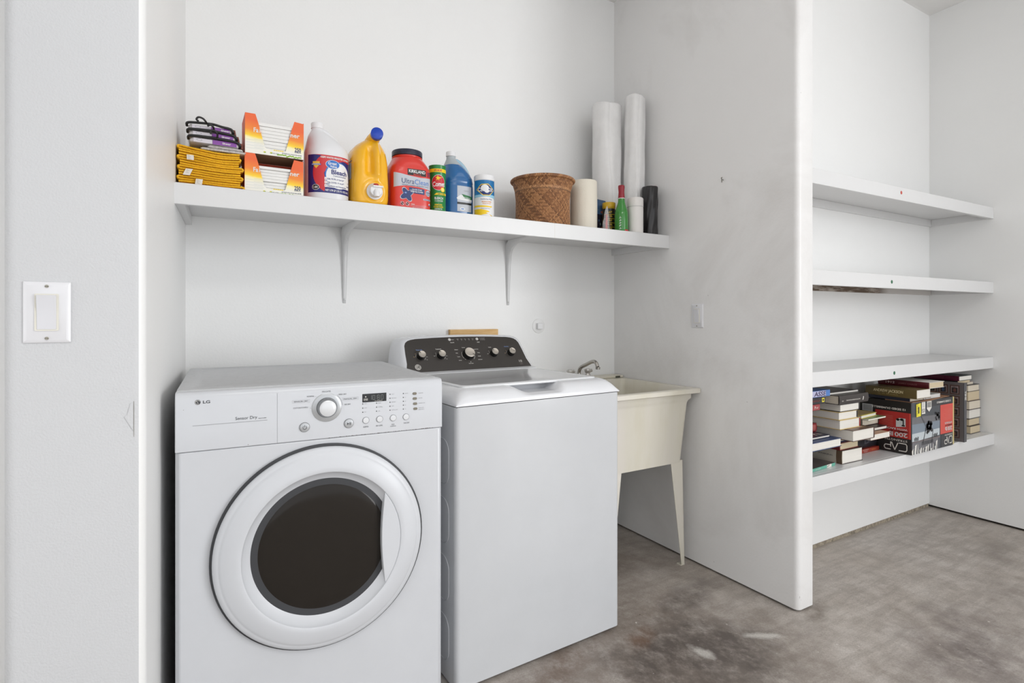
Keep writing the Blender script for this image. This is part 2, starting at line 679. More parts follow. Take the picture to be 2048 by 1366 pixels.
# lifted flake of paint and a hairline crack on the short wall
bm = bmesh.new()
prism(bm, [(-0.1160, 0.986), (-0.1110, 0.990), (-0.1060, 1.012), (-0.1012, 1.014), (-0.1012, 0.957), (-0.1060, 0.966)], 1.3236, 1.3252, 'y')
struct(finish('trim_8', bm, M_WALLT, smooth=0))
bm = bmesh.new()
box(bm, -0.1008, -0.0998, 1.3245, 1.3256, 0.945, 1.016)
struct(finish('trim_9', bm, mat('crack_line', (150, 148, 142), 0.8), smooth=0))

# ------------------------------------------------------------ light switches
def light_switch(label, loc, rz, cat='light switch'):
    t = thing('light_switch', label, cat, loc, rz)
    bm = bmesh.new()
    rings = []
    for dx, y in ((0, 0.0), (0, -0.0025), (0.006, -0.0062)):
        rings.append([(x, y, z) for x, z in ((-0.035 + dx, -0.057 + dx), (0.035 - dx, -0.057 + dx), (0.035 - dx, 0.057 - dx), (-0.035 + dx, 0.057 - dx))])
    loops(bm, rings)
    finish('wall_plate', bm, mat('switch_plate_white', (224, 224, 227), 0.3), t, bevel=0.0008)
    bm = bmesh.new()
    prism(bm, rrect(-0.0175, 0.0175, -0.0345, 0.0345, 0.002), -0.0082, -0.006, 'y')
    finish('rocker_frame', bm, mat('ivory_rim', (222, 219, 208), 0.4), t)
    bm = bmesh.new()
    # tilted paddle: top pushed out
    pr = [(-0.007, -0.032), (-0.0092, -0.032), (-0.0098, 0.0), (-0.0150, 0.032), (-0.007, 0.032)]
    prism(bm, pr, -0.0142, 0.0142, 'x')
    finish('rocker', bm, mat('switch_rocker_white', (214, 214, 218), 0.3), t, bevel=0.0006)
    for z in (0.0485, -0.0485):
        bm = bmesh.new()
        lathe(bm, [(0.0030, -0.0062), (0.0030, -0.0074), (0.0022, -0.0082)], (0, 0, z), 16, 'y')
        s = finish('screw', bm, mat('dull_screw', (172, 168, 156), 0.4, metal=0.5), t)
        bm = bmesh.new()
        box(bm, -0.0026, 0.0026, -0.0085, -0.0078, z - 0.0004, z + 0.0004)
        finish('slot', bm, M_DARKGAP, s)
    return t


light_switch('large white rocker light switch on the textured short wall at far left', (-0.2337, 1.3248, 1.1928), 0)
light_switch('small white rocker light switch on the dividing wall above the sink', (2.0880, 1.813, 1.188), -90)

# nail stub sticking out of the dividing wall
bm = bmesh.new()
tube(bm, [(0.0, 0, 0), (-0.010, 0, 0.001), (-0.014, 0, -0.002)], 0.0018, 8)
tube(bm, [(-0.013, 0, -0.012), (-0.013, 0.0005, 0.006), (-0.015, -0.003, 0.011)], 0.0017, 8)
tube(bm, [(-0.013, 0.0, 0.001), (-0.012, 0.004, 0.010)], 0.0014, 8)
tag(finish('wall_hook', bm, mat('painted_over_hook', (120, 116, 108), 0.5, var=0.3, vscale=200), loc=(2.089, 1.666, 1.806)),
    'tiny bent metal hook with chipped paint high on the dividing wall', 'hook')

# round cover plate with square stub above the sink
t = thing('cleanout_cover', 'round white cover with a square stub on the back wall above the sink', 'wall cover', (1.571, 2.4128, 1.135))
bm = bmesh.new()
lathe(bm, [(0.0385, 0.0), (0.038, -0.002), (0.0355, -0.0035)], seg=40, axis='y')
finish('cover_plate', bm, M_WALL, t)
bm = bmesh.new()
box(bm, -0.0155, 0.0155, -0.019, -0.003, -0.0155, 0.0155)
finish('square_stub', bm, M_PLASTW, t, bevel=0.002)

# board on the wall behind the washer
def wood_mat(name, a, b, scale=9, rot=90):
    m = mat(name, a, 0.5)
    g = NT(m)
    mp = g.n('ShaderNodeMapping')
    mp.inputs['Scale'].default_value = (1.2, 12, 12)
    g.l(g.tc.outputs['Object'], mp.inputs[0])
    g.l(g.ramp(g.noise(scale, 5, 0.6, vec=mp.outputs[0], dist=0.8), [(0.3, lin(a)), (0.7, lin(b))]), g.b.inputs['Base Color'])
    return m


bm = bmesh.new()
box(bm, 1.058, 1.318, 2.392, 2.4129, 0.96, 1.1225)
tag(finish('wooden_board', bm, wood_mat('pine_wood', (206, 160, 92), (228, 192, 134)), bevel=0.001),
    'short yellow pine board on the back wall, showing above the washer console', 'board')

# ============================================================ LAUNDRY SHELF
t = thing('wall_shelf', 'long white painted shelf on two brackets above the dryer and washer', 'shelf', (0, 0, 0))
bm = bmesh.new()
prism(bm, [(-0.047, 1.974), (2.0875, 2.010), (2.0875, 2.4128), (-0.022, 2.4128)], 1.5675, 1.595)
finish('shelf_board', bm, M_SHELF, t, bevel=0.001)
bm = bmesh.new()
prism(bm, [(-0.0475, 1.956), (1.2222, 1.9770), (2.0875, 1.992), (2.0875, 2.0098), (-0.0465, 1.9738)], 1.529, 1.595)
finish('front_edge', bm, M_SHELF, t, bevel=0.0015)
for xx in (1.222, 1.374):
    bm = bmesh.new()
    yy = 1.956 + (xx + 0.047) * 0.0169
    box(bm, xx - 0.0006, xx + 0.0006, yy - 0.0004, yy + 0.002, 1.530, 1.594)
    finish('joint_line', bm, mat('filled_joint', (205, 200, 192), 0.6), t)
bm = bmesh.new()
prism(bm, [(-0.0455, 1.9745), (-0.020, 1.9745), (-0.001, 2.4126), (-0.0205, 2.4126)], 1.533, 1.5674)
finish('cleat', bm, M_SHELF, t, bevel=0.001)
bm = bmesh.new()
box(bm, 2.068, 2.0875, 2.0105, 2.4126, 1.533, 1.5674)
finish('cleat', bm, M_SHELF, t, bevel=0.001)


def bracket(x):
    # pressed steel bracket: tapered leg on the wall, curved into an arm below the board
    path = [(2.4075, 1.245), (2.404, 1.27), (2.400, 1.36), (2.395, 1.44), (2.386, 1.492), (2.366, 1.525), (2.33, 1.545), (2.26, 1.556), (2.15, 1.561), (2.05, 1.5635)]
    wd = [0.013, 0.016, 0.020, 0.023, 0.027, 0.030, 0.031, 0.030, 0.028, 0.026]
    back = [(2.4127, 1.242), (2.4127, 1.27), (2.4127, 1.36), (2.4127, 1.44), (2.4127, 1.50), (2.4127, 1.545), (2.38, 1.5672), (2.26, 1.5672), (2.15, 1.5672), (2.05, 1.5672)]
    bm = bmesh.new()
    rings = []
    for (y, z), q, (yb, zb) in zip(path, wd, back):
        h = q / 2
        ym, zm = (y * 0.7 + yb * 0.3), (z * 0.7 + zb * 0.3)
        rings.append([(x - h, yb, zb), (x - h * 0.9, ym, zm), (x - h * 0.45, y, z), (x + h * 0.45, y, z), (x + h * 0.9, ym, zm), (x + h, yb, zb)])
    loops(bm, rings)
    b = finish('bracket', bm, M_SHELF, t, smooth=60)
    for z in (1.258, 1.515):
        bm = bmesh.new()
        yy = 2.403 if z < 1.3 else 2.372
        lathe(bm, [(0.004, 0.0), (0.0038, -0.002), (0.002, -0.003)], (x, yy, z), 12, 'y')
        finish('screw', bm, M_SHELF, b)


bracket(0.569)
bracket(1.385)

# ============================================================ NICHE SHELVES ON THE RIGHT
def bare_wood_shelf():
    m = mat('white_shelf_paint_with_bare_patches', (236, 235, 233), 0.5)
    g = NT(m)
    mp = g.n('ShaderNodeMapping')
    mp.inputs['Scale'].default_value = (2.2, 9, 1)
    g.l(g.tc.outputs['Object'], mp.inputs[0])
    k = g.ramp(g.noise(1.6, 8, 0.75, vec=mp.outputs[0], dist=1.0), [(0.44, (0, 0, 0, 1)), (0.50, (1, 1, 1, 1))])
    ge = g.n('ShaderNodeSeparateXYZ')
    g.l(g.tc.outputs['Normal'], ge.inputs[0])
    up = g.math('LESS_THAN', ge.outputs[2], -0.5)
    g.l(g.mix(g.math('MULTIPLY', k, up), lin((236, 235, 233)), lin((96, 78, 62))), g.b.inputs['Base Color'])
    return m


M_BARE = bare_wood_shelf()


def bare_cleat():
    m = mat('half_painted_brown_cleat', (104, 86, 70), 0.6)
    g = NT(m)
    mp = g.n('ShaderNodeMapping')
    mp.inputs['Scale'].default_value = (5, 5, 30)
    g.l(g.tc.outputs['Object'], mp.inputs[0])
    k = g.ramp(g.noise(1.5, 8, 0.7, vec=mp.outputs[0]), [(0.46, (0, 0, 0, 1)), (0.60, (1, 1, 1, 1))])
    sx = g.n('ShaderNodeSeparateXYZ')
    g.l(g.tc.outputs['Object'], sx.inputs[0])
    right = g.ramp(g.math('MULTIPLY', sx.outputs[0], 0.25), [(0.83, (0, 0, 0, 1)), (0.86, (1, 1, 1, 1))])
    c = g.mix(k, lin((98, 80, 64)), lin((176, 166, 156)))
    g.l(g.mix(right, c, lin((206, 202, 198))), g.b.inputs['Base Color'])
    return m


M_CLEAT = bare_cleat()


def niche_shelf(label, zt, dot, dx, dz, yl, yr, bmaterial):
    t = thing('wall_shelf', label, 'shelf', (0, 0, 0), group=None)
    bm = bmesh.new()
    prism(bm, [(2.1902, yl + 0.019), (3.960, yr + 0.019), (3.966, 1.6348), (2.1902, 1.6348)], zt - 0.026, zt)
    finish('shelf_board', bm, bmaterial, t, bevel=0.0008)
    bm = bmesh.new()
    prism(bm, [(2.1902, yl), (3.9605, yr), (3.9605, yr + 0.0188), (2.1902, yl + 0.0188)], zt - 0.0635, zt)
    finish('front_edge', bm, M_SHELF, t, bevel=0.0015)
    bm = bmesh.new()
    box(bm, 2.1902, 3.9640, 1.616, 1.6348, zt - 0.066, zt - 0.0262)
    finish('cleat', bm, M_CLEAT if bmaterial is M_BARE else M_SHELF, t, bevel=0.001)
    bm = bmesh.new()
    prism(bm, [(3.944, yr + 0.02), (3.9605, yr + 0.02), (3.9665, 1.6155), (3.946, 1.6155)], zt - 0.064, zt - 0.0262)
    finish('cleat', bm, M_SHELF, t, bevel=0.001)
    if dot:
        bm = bmesh.new()
        yy = yl + (yr - yl) * (dx - 2.19) / 1.77
        lathe(bm, [(0.0085, 0.0), (0.0085, -0.0006), (0.0075, -0.0008)], (dx, yy, dz), 24, 'y')
        o = finish('sticker', bm, dot, t)
        o['label'] = 'small round %s sticker' % ('red' if dot is M_RDOT else 'green')
    return t


M_RDOT = mat('faded_red_sticker', (190, 82, 70), 0.5)
M_GDOT = mat('green_sticker', (38, 98, 66), 0.5)
niche_shelf('topmost empty white shelf in the right niche, with a red dot sticker', 1.808, M_RDOT, 2.952, 1.782, 1.345, 1.315, M_SHELF)
niche_shelf('second empty white shelf in the right niche, half-painted brown wood showing underneath', 1.382, M_GDOT, 2.862, 1.349, 1.342, 1.315, M_BARE)
niche_shelf('empty white shelf directly above the piles of books', 0.953, M_GDOT, 2.875, 0.917, 1.334, 1.316, M_SHELF)
niche_shelf('lowest white shelf in the right niche, loaded with books', 0.518, None, 0, 0, 1.330, 1.312, M_SHELF)

# ============================================================ DRYER
def build_dryer():
    t = thing('clothes_dryer', 'white front-loading clothes dryer with round dark glass door', 'dryer', (-0.036, 1.556, 0), -2.42)
    W = 0.686
    bm = bmesh.new()
    prism(bm, [(0.0, 0.70), (0.0, 0.010), (0.010, 0.0), (W - 0.010, 0.0), (W, 0.010), (W, 0.70)], 0.02, 0.8520)
    finish('cabinet', bm, M_DRYER, t, bevel=0.003)
    for x in (0.04, W - 0.04):
        for y in (0.04, 0.66):
            bm = bmesh.new()
            lathe(bm, [(0.02, 0), (0.02, 0.008), (0.01, 0.009), (0.01, 0.0205)], (x, y, 0), 16)
            finish('foot', bm, M_BLACK, t)
    # control panel: a shell with a softly rounded top edge
    bm = bmesh.new()
    prof = [(0.0, 0.853), (0.0, 0.978), (0.0015, 0.989), (0.006, 0.9965), (0.013, 0.999), (0.05, 0.999), (0.05, 0.853)]
    prism(bm, prof, 0.0, W, 'x')
    pnl = finish('control_panel', bm, M_DRYER, t, bevel=0.002, smooth=50)
    bm = bmesh.new()
    box(bm, 0.006, W - 0.006, 0.02, 0.68, 0.8515, 0.8535)
    finish('seam', bm, M_DARKGAP, t)
    # top sheet with raised border
    bm = bmesh.new()
    outer = rrect(0.0, W, 0.0505, 0.715, 0.012)
    inner = rrect(0.035, W - 0.035, 0.095, 0.68, 0.02)
    inn2 = rrect(0.041, W - 0.041, 0.101, 0.674, 0.02)
    z = lambda pts, h: [(p[0], p[1], h) for p in pts]
    loops(bm, [z(outer, 0.8535), z(outer, 0.999), z(inner, 1.001), z(inn2, 0.997)])
    finish('top_panel', bm, M_DRYERTOP, t, bevel=0.001)
    # ---- door
    cx, cz = 0.346, 0.567
    door = bpy.data.objects.new('door', None)
    COL.objects.link(door)
    door.parent = t
    door.location = (cx, 0, cz)
    bm = bmesh.new()
    lathe(bm, [(0.2735, -0.0004), (0.2735, -0.0090), (0.266, -0.0125), (0.25, -0.0125)], seg=96, axis='y')
    finish('door_seal', bm, mat('dark_grey_rubber', (58, 59, 62), 0.6), door, smooth=50)
    bm = bmesh.new()
    prof = [(0.262, -0.006), (0.2675, -0.0125), (0.2675, -0.017), (0.264, -0.0215), (0.256, -0.0245), (0.2535, -0.0248), (0.252, -0.0262), (0.246, -0.0285), (0.232, -0.0335),
            (0.216, -0.0365), (0.207, -0.0370), (0.2035, -0.0355), (0.2015, -0.0315), (0.199, -0.028), (0.192, -0.021), (0.182, -0.0125), (0.174, -0.0085), (0.171, -0.0080)]
    lathe(bm, prof, seg=128, axis='y', caps=(False, False))
    finish('door_ring', bm, mat('door_white_plastic', (208, 210, 214), 0.33), door, smooth=40)
    bm = bmesh.new()
    gp = [(0.1725, -0.006), (0.1715, -0.0095), (0.168, -0.0115), (0.160, -0.0140), (0.146, -0.0160), (0.12, -0.0180), (0.08, -0.0195), (0.04, -0.0202), (0.0008, -0.0204)]
    lathe(bm, gp, seg=96, axis='y', caps=(False, True))
    finish('door_glass', bm, mat('smoked_glass', (40, 36, 32), 0.12, spec=0.2), door, smooth=60)
    # grip: a crescent plate closing the right side of the recess
    r = 0.2022
    ch = 0.158
    a = math.degrees(math.acos(ch / r))
    pts = [(r * math.cos(R(-a + 2 * a * k / 24)), r * math.sin(R(-a + 2 * a * k / 24))) for k in range(25)]
    top, bot = pts[-1], pts[0]
    edge = []
    for k in range(1, 12):
        f = k / 12
        edge.append((ch - 0.009 * math.sin(math.pi * f), top[1] + (bot[1] - top[1]) * f))
    bm = bmesh.new()
    prism(bm, pts + edge, -0.0345, -0.014, 'y')
    finish('door_handle', bm, mat('door_white_plastic', (208, 210, 214), 0.22), door, bevel=0.002, segs=3)

    # ---- controls
    def disc(name, m, x, z, prof, par=t, seg=40):
        bm = bmesh.new()
        lathe(bm, prof, (x, 0, z), seg, 'y')
        return finish(name, bm, m, par, smooth=40)
    MS = mat('pale_silver_plastic', (186, 188, 190), 0.28, metal=0.45)
    MC = mat('pearl_plastic', (222, 223, 225), 0.25, metal=0.15)
    dial = disc('dial', MS, 0.353, 0.9375, [(0.0388, 0.0), (0.0386, -0.0018), (0.036, -0.003), (0.0272, -0.0034), (0.0268, -0.0022)], seg=64)
    disc('dial_knob', mat('knob_side_grey', (150, 152, 155), 0.25, metal=0.6), 0.353, 0.9375, [(0.0265, -0.002), (0.0265, -0.005), (0.025, -0.016), (0.0222, -0.0195)], dial, 64)
    disc('dial_cap', MC, 0.353, 0.9375, [(0.0218, -0.0185), (0.0214, -0.0205), (0.018, -0.0222), (0.010, -0.0235), (0.0005, -0.0240)], dial, 64)
    disc('dial_shadow_ring', M_INK, 0.353, 0.9375, [(0.0270, -0.0030), (0.0270, -0.0042), (0.0262, -0.0042)], dial, 64)
    for nm, x, z, rr, sym in (('power_button', 0.2959, 0.8892, 0.0125, 'p'), ('start_button', 0.4116, 0.8890, 0.0125, 's')):
        b = disc(nm, MS, x, z, [(rr, 0.0), (rr, -0.003), (rr - 0.001, -0.0042), (rr - 0.0016, -0.0044), (0.0005, -0.0052)])
        d = Decal()
        if sym == 'p':
            d.ring(x, z - 0.0002, 0.0042, 0.0011, M_INK, 0, 125, 415)
            d.rect(x - 0.0006, x + 0.0006, z + 0.0008, z + 0.0062, M_INK, 1)
        else:
            d.poly([(x - 0.0052, z - 0.0036), (x - 0.0004, z), (x - 0.0052, z + 0.0036)], M_INK)
            d.rect(x + 0.0010, x + 0.0022, z - 0.0036, z + 0.0036, M_INK)
            d.rect(x + 0.0036, x + 0.0048, z - 0.0036, z + 0.0036, M_INK)
        d.ring(x, z, rr - 0.0001, 0.0007, M_INK, -14)
        d.build('symbol', b, lambda u, v, q: Vector((u, -0.0052 - q, v)))
    for k, x in enumerate((0.4583, 0.4970, 0.5360, 0.5740)):
        b = disc('small_button', MC, x, 0.8932, [(0.0088, 0.0), (0.0086, -0.0022), (0.0078, -0.0032), (0.0005, -0.0036)], seg=32)
        d = Decal()
        d.ring(x, 0.8932, 0.0088, 0.0007, mat('button_outline', (104, 106, 110), 0.5))
        d.build('button_rim', b, lambda u, v, q: Vector((u, -0.0006 - q, v)))
    for k, z_ in enumerate((0.9592, 0.9445, 0.9294, 0.9147)):
        x = 0.6 + k * 0.0008
        bm = bmesh.new()
        prism(bm, rrect(x - 0.006, x + 0.006, z_ - 0.0036, z_ + 0.0036, 0.0034), -0.0022, 0.0, 'y')
        finish('oval_button', bm, mat('bronze_grey_button', (128, 122, 108), 0.35, metal=0.2), t, bevel=0.0006)
    # display window
    bm = bmesh.new()
    prism(bm, rrect(0.4485, 0.5165, 0.9438, 0.9674, 0.001), -0.0006, 0.0, 'y')
    dp = finish('display', bm, mat('display_black', (28, 29, 31), 0.12), t)
    d = Decal()
    MD = mat('unlit_segments', (120, 124, 122), 0.4)
    segs = {'1': 'bc', '0': 'abcdef', '8': 'abcdefg'}
    for ch_, x in (('1', 0.4715), ('0', 0.4805), ('8', 0.4935), ('0', 0.5040)):
        wq, hq, z0 = 0.0028, 0.0062, 0.9560
        L = {'a': ((-wq, hq), (wq, hq)), 'b': ((wq, hq), (wq, 0)), 'c': ((wq, 0), (wq, -hq)), 'd': ((-wq, -hq), (wq, -hq)), 'e': ((-wq, 0), (-wq, -hq)), 'f': ((-wq, hq), (-wq, 0)), 'g': ((-wq, 0), (wq, 0))}
        for s_ in segs[ch_]:
            (xa, za), (xb, zb) = L[s_]
            d.line((x + xa, z0 + za), (x + xb, z0 + zb), 0.0011, MD)
    d.ell(0.4878, 0.9585, 0.0006, 0.0006, MD, 0, 8).ell(0.4878, 0.9535, 0.0006, 0.0006, MD, 0, 8)
    d.ell(0.4578, 0.9592, 0.0018, 0.0018, M_WPRINT)
    d.text('CHECK', 0.458, 0.9532, 0.0022, M_WPRINT, width=0.012)
    d.text('FILTER', 0.458, 0.9500, 0.0022, M_WPRINT, width=0.012)
    d.text('EST. TIME REMAINING', 0.494, 0.9462, 0.0014, M_WPRINT, width=0.022)
    d.build('display_digits', dp, lambda u, v, q: Vector((u, -0.0006 - q, v)))
    # ---- print on the panel
    d = Decal()
    F = lambda u, v, q: Vector((u, -q, v))
    d.rect(0.2285, 0.2292, 0.8535, 0.985, M_INKL)
    d.build('divider_line', t, F)
    d = Decal()
    d.ell(0.0480, 0.9737, 0.0063, 0.0063, M_INK).ring(0.0480, 0.9737, 0.0046, 0.0007, M_WPRINT, 1, 20, 300)
    d.rect(0.0474, 0.0480, 0.9715, 0.9765, M_WPRINT, 1).rect(0.0474, 0.0500, 0.9712, 0.9718, M_WPRINT, 1).ell(0.0455, 0.9762, 0.0008, 0.0008, M_WPRINT, 1, 8)
    d.text('LG', 0.0672, 0.9735, 0.0068, M_INK, width=0.0155)
    d.build('maker_logo', t, F)
    d = Decal()
    d.text('Sensor Dry', 0.1560, 0.9265, 0.0075, M_INK, bold=False, width=0.0500)
    d.text('DLE1310W', 0.1935, 0.9225, 0.0020, M_INK, width=0.0185)
    d.rect(0.0370, 0.2050, 0.9158, 0.9170, M_INKL)
    d.build('model_lettering', t, F)
    d = Decal()
    P = lambda s_, u, v, h=0.0036, m=M_INK, **k: d.text(s_, u, v, h, m, bold=False, **k)
    P('DELICATES', 0.3520, 0.9812, width=0.0225)
    P('NORMAL', 0.3115, 0.9705, width=0.0190)
    P('SPEED DRY', 0.3945, 0.9707, width=0.0215)
    P('SENSOR DRY', 0.2875, 0.9588, width=0.0370)
    P('MANUAL DRY', 0.4160, 0.9570, width=0.0370)
    P('COTTON/TOWELS', 0.2860, 0.9418, width=0.0370)
    P('AIR DRY', 0.4080, 0.9420, width=0.0170)
    for (u0, u1, v0, v1) in ((0.2655, 0.3090, 0.9552, 0.9625), (0.3945, 0.4375, 0.9533, 0.9608)):
        for a_, b_ in (((u0, v0), (u1, v0)), ((u1, v0), (u1, v1)), ((u1, v1), (u0, v1)), ((u0, v1), (u0, v0))):
            d.line(a_, b_, 0.0004, M_INKL)
    d.ring(0.353, 0.9375, 0.0412, 0.0005, M_INK, 0, 5, 48, 10)
    for a_ in (90, 132, 178, 50):
        d.ell(0.353 + 0.0425 * math.cos(R(a_)), 0.9375 + 0.0425 * math.sin(R(a_)), 0.0006, 0.0006, M_INK, 0, 8)
    d.build('dial_lettering', t, F)
    d = Decal()
    P('BEEPER', 0.4586, 0.8750, width=0.0145)
    P('DRY LEVEL', 0.4965, 0.8750, width=0.0195)
    P('TEMP.', 0.5357, 0.8745, 0.0030, width=0.0100)
    P('CONTROL', 0.5361, 0.8697, 0.0030, width=0.0170)
    P('TIME DRY', 0.5755, 0.8755, width=0.0175)
    cols = ((0.4497, 0.9398, 0.9166, ('HIGH', 'LOW', 'OFF')), (0.4884, 0.9392, 0.9164, ('MORE', 'NORMAL', 'LESS')),
            (0.5270, 0.9617, 0.9162, ('HIGH', 'MID HIGH', 'MEDIUM', 'LOW', 'ULTRA LOW')), (0.5662, 0.9615, 0.9162, ('60 MIN.', '50', '40', '30', '20')))
    for x, za, zb, words in cols:
        for k, wd in enumerate(words):
            z_ = za + (zb - za) * k / (len(words) - 1)
            d.ell(x, z_, 0.0015, 0.0015, M_BLACK, 0, 12)
            P(wd, x + 0.0042, z_, 0.0026, M_INKL, align='L', xs=0.85)
    for z_, wd in ((0.9595, 'MORE TIME'), (0.9450, 'LESS TIME'), (0.9300, 'WRINKLE CARE'), (0.9165, 'CHILD LOCK'), (0.9115, '(HOLD 3 SEC.)')):
        P(wd, 0.6115, z_, 0.0026, M_INKL, align='L', xs=0.75)
    d.bm.faces.index_update()
    build_groups(d, t, F, [('beeper_lettering', 0.44, 0.4765, 0, 2), ('dry_level_lettering', 0.4765, 0.5165, 0, 2), ('temperature_lettering', 0.5165, 0.5565, 0, 2), ('time_dry_lettering', 0.5565, 0.594, 0, 2),
                           ('more_time_lettering', 0.594, 0.7, 0.952, 2), ('less_time_lettering', 0.594, 0.7, 0.9375, 0.952), ('wrinkle_care_lettering', 0.594, 0.7, 0.923, 0.9375), ('child_lock_lettering', 0.594, 0.7, 0, 0.923)])
    # chips of missing enamel along the seam
    d = Decal()
    rnd = random.Random(11)
    MCH = mat('rust_chip', (92, 78, 66), 0.8)
    for k in range(46):
        x = 0.36 + 0.30 * k / 46 + rnd.uniform(-0.002, 0.002)
        d.ell(x, 0.8538 + rnd.uniform(-0.0002, 0.0006), rnd.uniform(0.0005, 0.0032), rnd.uniform(0.0002, 0.0008), MCH, 0, 7)
    d.ell(0.160, 0.8575, 0.0006, 0.0014, MCH, 0, 7).ell(0.018, 0.9570, 0.0007, 0.0007, MCH, 0, 7)
    o_ = d.build('enamel_chips', t, F)
    o_['kind'] = 'stuff'
    return t


build_dryer()


# ============================================================ WASHER
def build_washer():
    t = thing('washing_machine', 'white top-loading washing machine with dark control console, beside the sink', 'washing machine', (0.713, 1.566, 0), 2.16)
    W = 0.690
    bm = bmesh.new()
    # bowed lower edge on the front
    D = 0.655
    pts = [(0.0, D), (0.0, 0.016)] + arc(0.016, 0.016, 0.016, 180, 270, 5) + arc(W - 0.016, 0.016, 0.016, 270, 360, 5) + [(W, D)]
    prism(bm, pts, 0.012, 0.8985)
    finish('cabinet', bm, M_WHITE, t, bevel=0.0015, smooth=50)
    for x in (0.05, W - 0.05):
        for y in (0.05, 0.60):
            bm = bmesh.new()
            lathe(bm, [(0.018, 0), (0.018, 0.007), (0.01, 0.008), (0.01, 0.0125)], (x, y, 0), 16)
            finish('foot', bm, M_BLACK, t)
    # embossed panels on the left side
    for zc in (0.7135, 0.5215, 0.334, 0.142):
        bm = bmesh.new()
        P = [Vector((-0.0003, y, z)) for y, z in rrect(0.052, 0.30, zc - 0.0725, zc + 0.0725, 0.04, 8)]
        P.append(P[0])
        P.append(P[1])
        tube(bm, P, 0.0016, 6, caps=(False, False))
        finish('side_embossing', bm, M_WHITE, t, smooth=60)
    # top deck
    def ss(a, b, x):
        x = max(0.0, min(1.0, (x - a) / (b - a)))
        return x * x * (3 - 2 * x)

    def q(dist, r):
        x = max(0.0, min(1.0, dist / r))
        return max(0.0, 1 - (1 - x) ** 2.3) ** 0.62

    def hgt(x, y):
        f = min(q(y, 0.066), 1.0)
        s_ = min(q(x, 0.060), q(W - x, 0.060))
        h = 0.9045 + 0.0455 * (f * s_)
        m = ss(0.215, 0.300, x) * (1 - ss(0.408, 0.448, x)) * (1 - ss(0.11, 0.14, y))
        fl = 0.9165 + 0.006 * ss(0.0, 0.03, y)
        return h + (min(h, fl) - h) * m
    xs = [0, .001, .003, .006, .010, .015, .02, .027, .035, .045, .055, .065] + [0.08 + 0.0075 * k for k in range(72)]
    xs = [x for x in xs if x < W - 0.066] + [W - x for x in (.065, .055, .045, .035, .027, .02, .015, .010, .006, .003, .001, 0)]
    ys = [0, .0006, .0015, .003, .005, .008, .012, .017, .023, .03, .038, .046, .055, .066, .08, .095, .11, .12, .13, .14, .2, .3, .4, .5, .6, D]
    bm = bmesh.new()
    gv = [[bm.verts.new((x, y, hgt(x, y))) for x in xs] for y in ys]
    for a, b in zip(gv, gv[1:]):
        for i in range(len(xs) - 1):
            bm.faces.new((a[i], a[i + 1], b[i + 1], b[i]))
    border = [gv[0][i] for i in range(len(xs))] + [gv[j][-1] for j in range(1, len(ys))] + [gv[-1][i] for i in range(len(xs) - 2, -1, -1)] + [gv[j][0] for j in range(len(ys) - 2, 0, -1)]
    low = [bm.verts.new((v.co.x, v.co.y, 0.9010)) for v in border]
    n = len(border)
    for i in range(n):
        bm.faces.new((border[i], low[i], low[(i + 1) % n], border[(i + 1) % n]))
    bm.faces.new(low)
    finish('top_deck', bm, M_WHITE2, t, smooth=60)
    bm = bmesh.new()
    box(bm, 0.004, W - 0.004, 0.004, D - 0.004, 0.8975, 0.9015)
    finish('seam', bm, M_DARKGAP, t)
    # lid
    bm = bmesh.new()
    a = rrect(0.052, 0.638, 0.0665, 0.486, 0.022, 6)
    b = rrect(0.054, 0.636, 0.0685, 0.484, 0.021, 6)
    c = rrect(0.075, 0.615, 0.090, 0.466, 0.015, 6)
    e = rrect(0.080, 0.610, 0.095, 0.461, 0.015, 6)
    z = lambda pts, h: [(p[0], p[1], h) for p in pts]
    loops(bm, [z(b, 0.9445), z(a, 0.9465), z(a, 0.9515), z(b, 0.9540), z(c, 0.9550), z(e, 0.9535)])
    finish('lid', bm, mat('glossy_white_lid', (222, 223, 225), 0.12, coat=0.2), t, smooth=50)
    # console
    T = R(36.93)
    O = Vector((0, 0.518, 0.951))
    up = Vector((0, math.sin(T), math.cos(T)))
    nn = Vector((0, -math.cos(T), math.sin(T)))
    C = 0.344
    half = [(0.0, 0.302), (0.006, 0.302), (0.05, 0.290), (0.10, 0.286), (0.140, 0.281), (0.155, 0.274), (0.165, 0.262), (0.170, 0.248), (0.174, 0.225), (0.1785, 0.14), (0.1805, 0.06), (0.181, 0.0)]
    def outline(grow=0.0, top=0.0, bottom=0.0):
        rt, lf = [], []
        for tt, hw in half:
            k = tt / 0.181
            y2 = tt + top * k - bottom * (1 - k)
            rt.append((C + hw + grow * (1 if hw > 0.2 else hw / 0.2), y2))
            if hw > 0:
                lf.append((C - hw - grow * (1 if hw > 0.2 else hw / 0.2), y2))
        return rt + lf[::-1]
    def ring3(grow, top, bottom, back, drop=0.0):
        out = []
        for x, tt in outline(grow, top, bottom):
            p = O + up * tt + nn * 0.0
            p = Vector((x, p.y + back, p.z - drop))
            out.append(p)
        return out
    bm = bmesh.new()
    rings = [ring3(0, 0, 0, 0), ring3(0.004, 0.004, 0.002, 0.0012), ring3(0.014, 0.009, 0.003, 0.010)]
    for k_, (gr, bk) in enumerate(((0.024, 0.03), (0.031, 0.06))):
        rings.append(ring3(gr, 0.009, 0.003, bk))
    # flat back
    last = []
    for x, tt in outline(0.033, 0.0, 0.0):
        zz = (O + up * tt).z
        last.append(Vector((x, 0.675, zz - (0.004 if tt > 0.1 else 0.0))))
    rings.append(last)
    loops(bm, rings)
    # drop the foot of the console into the deck
    for v in bm.verts:
        if v.co.z < 0.953:
            v.co.z = 0.9505
    con = finish('console', bm, M_WHITE2, t, smooth=50)
    bm = bmesh.new()
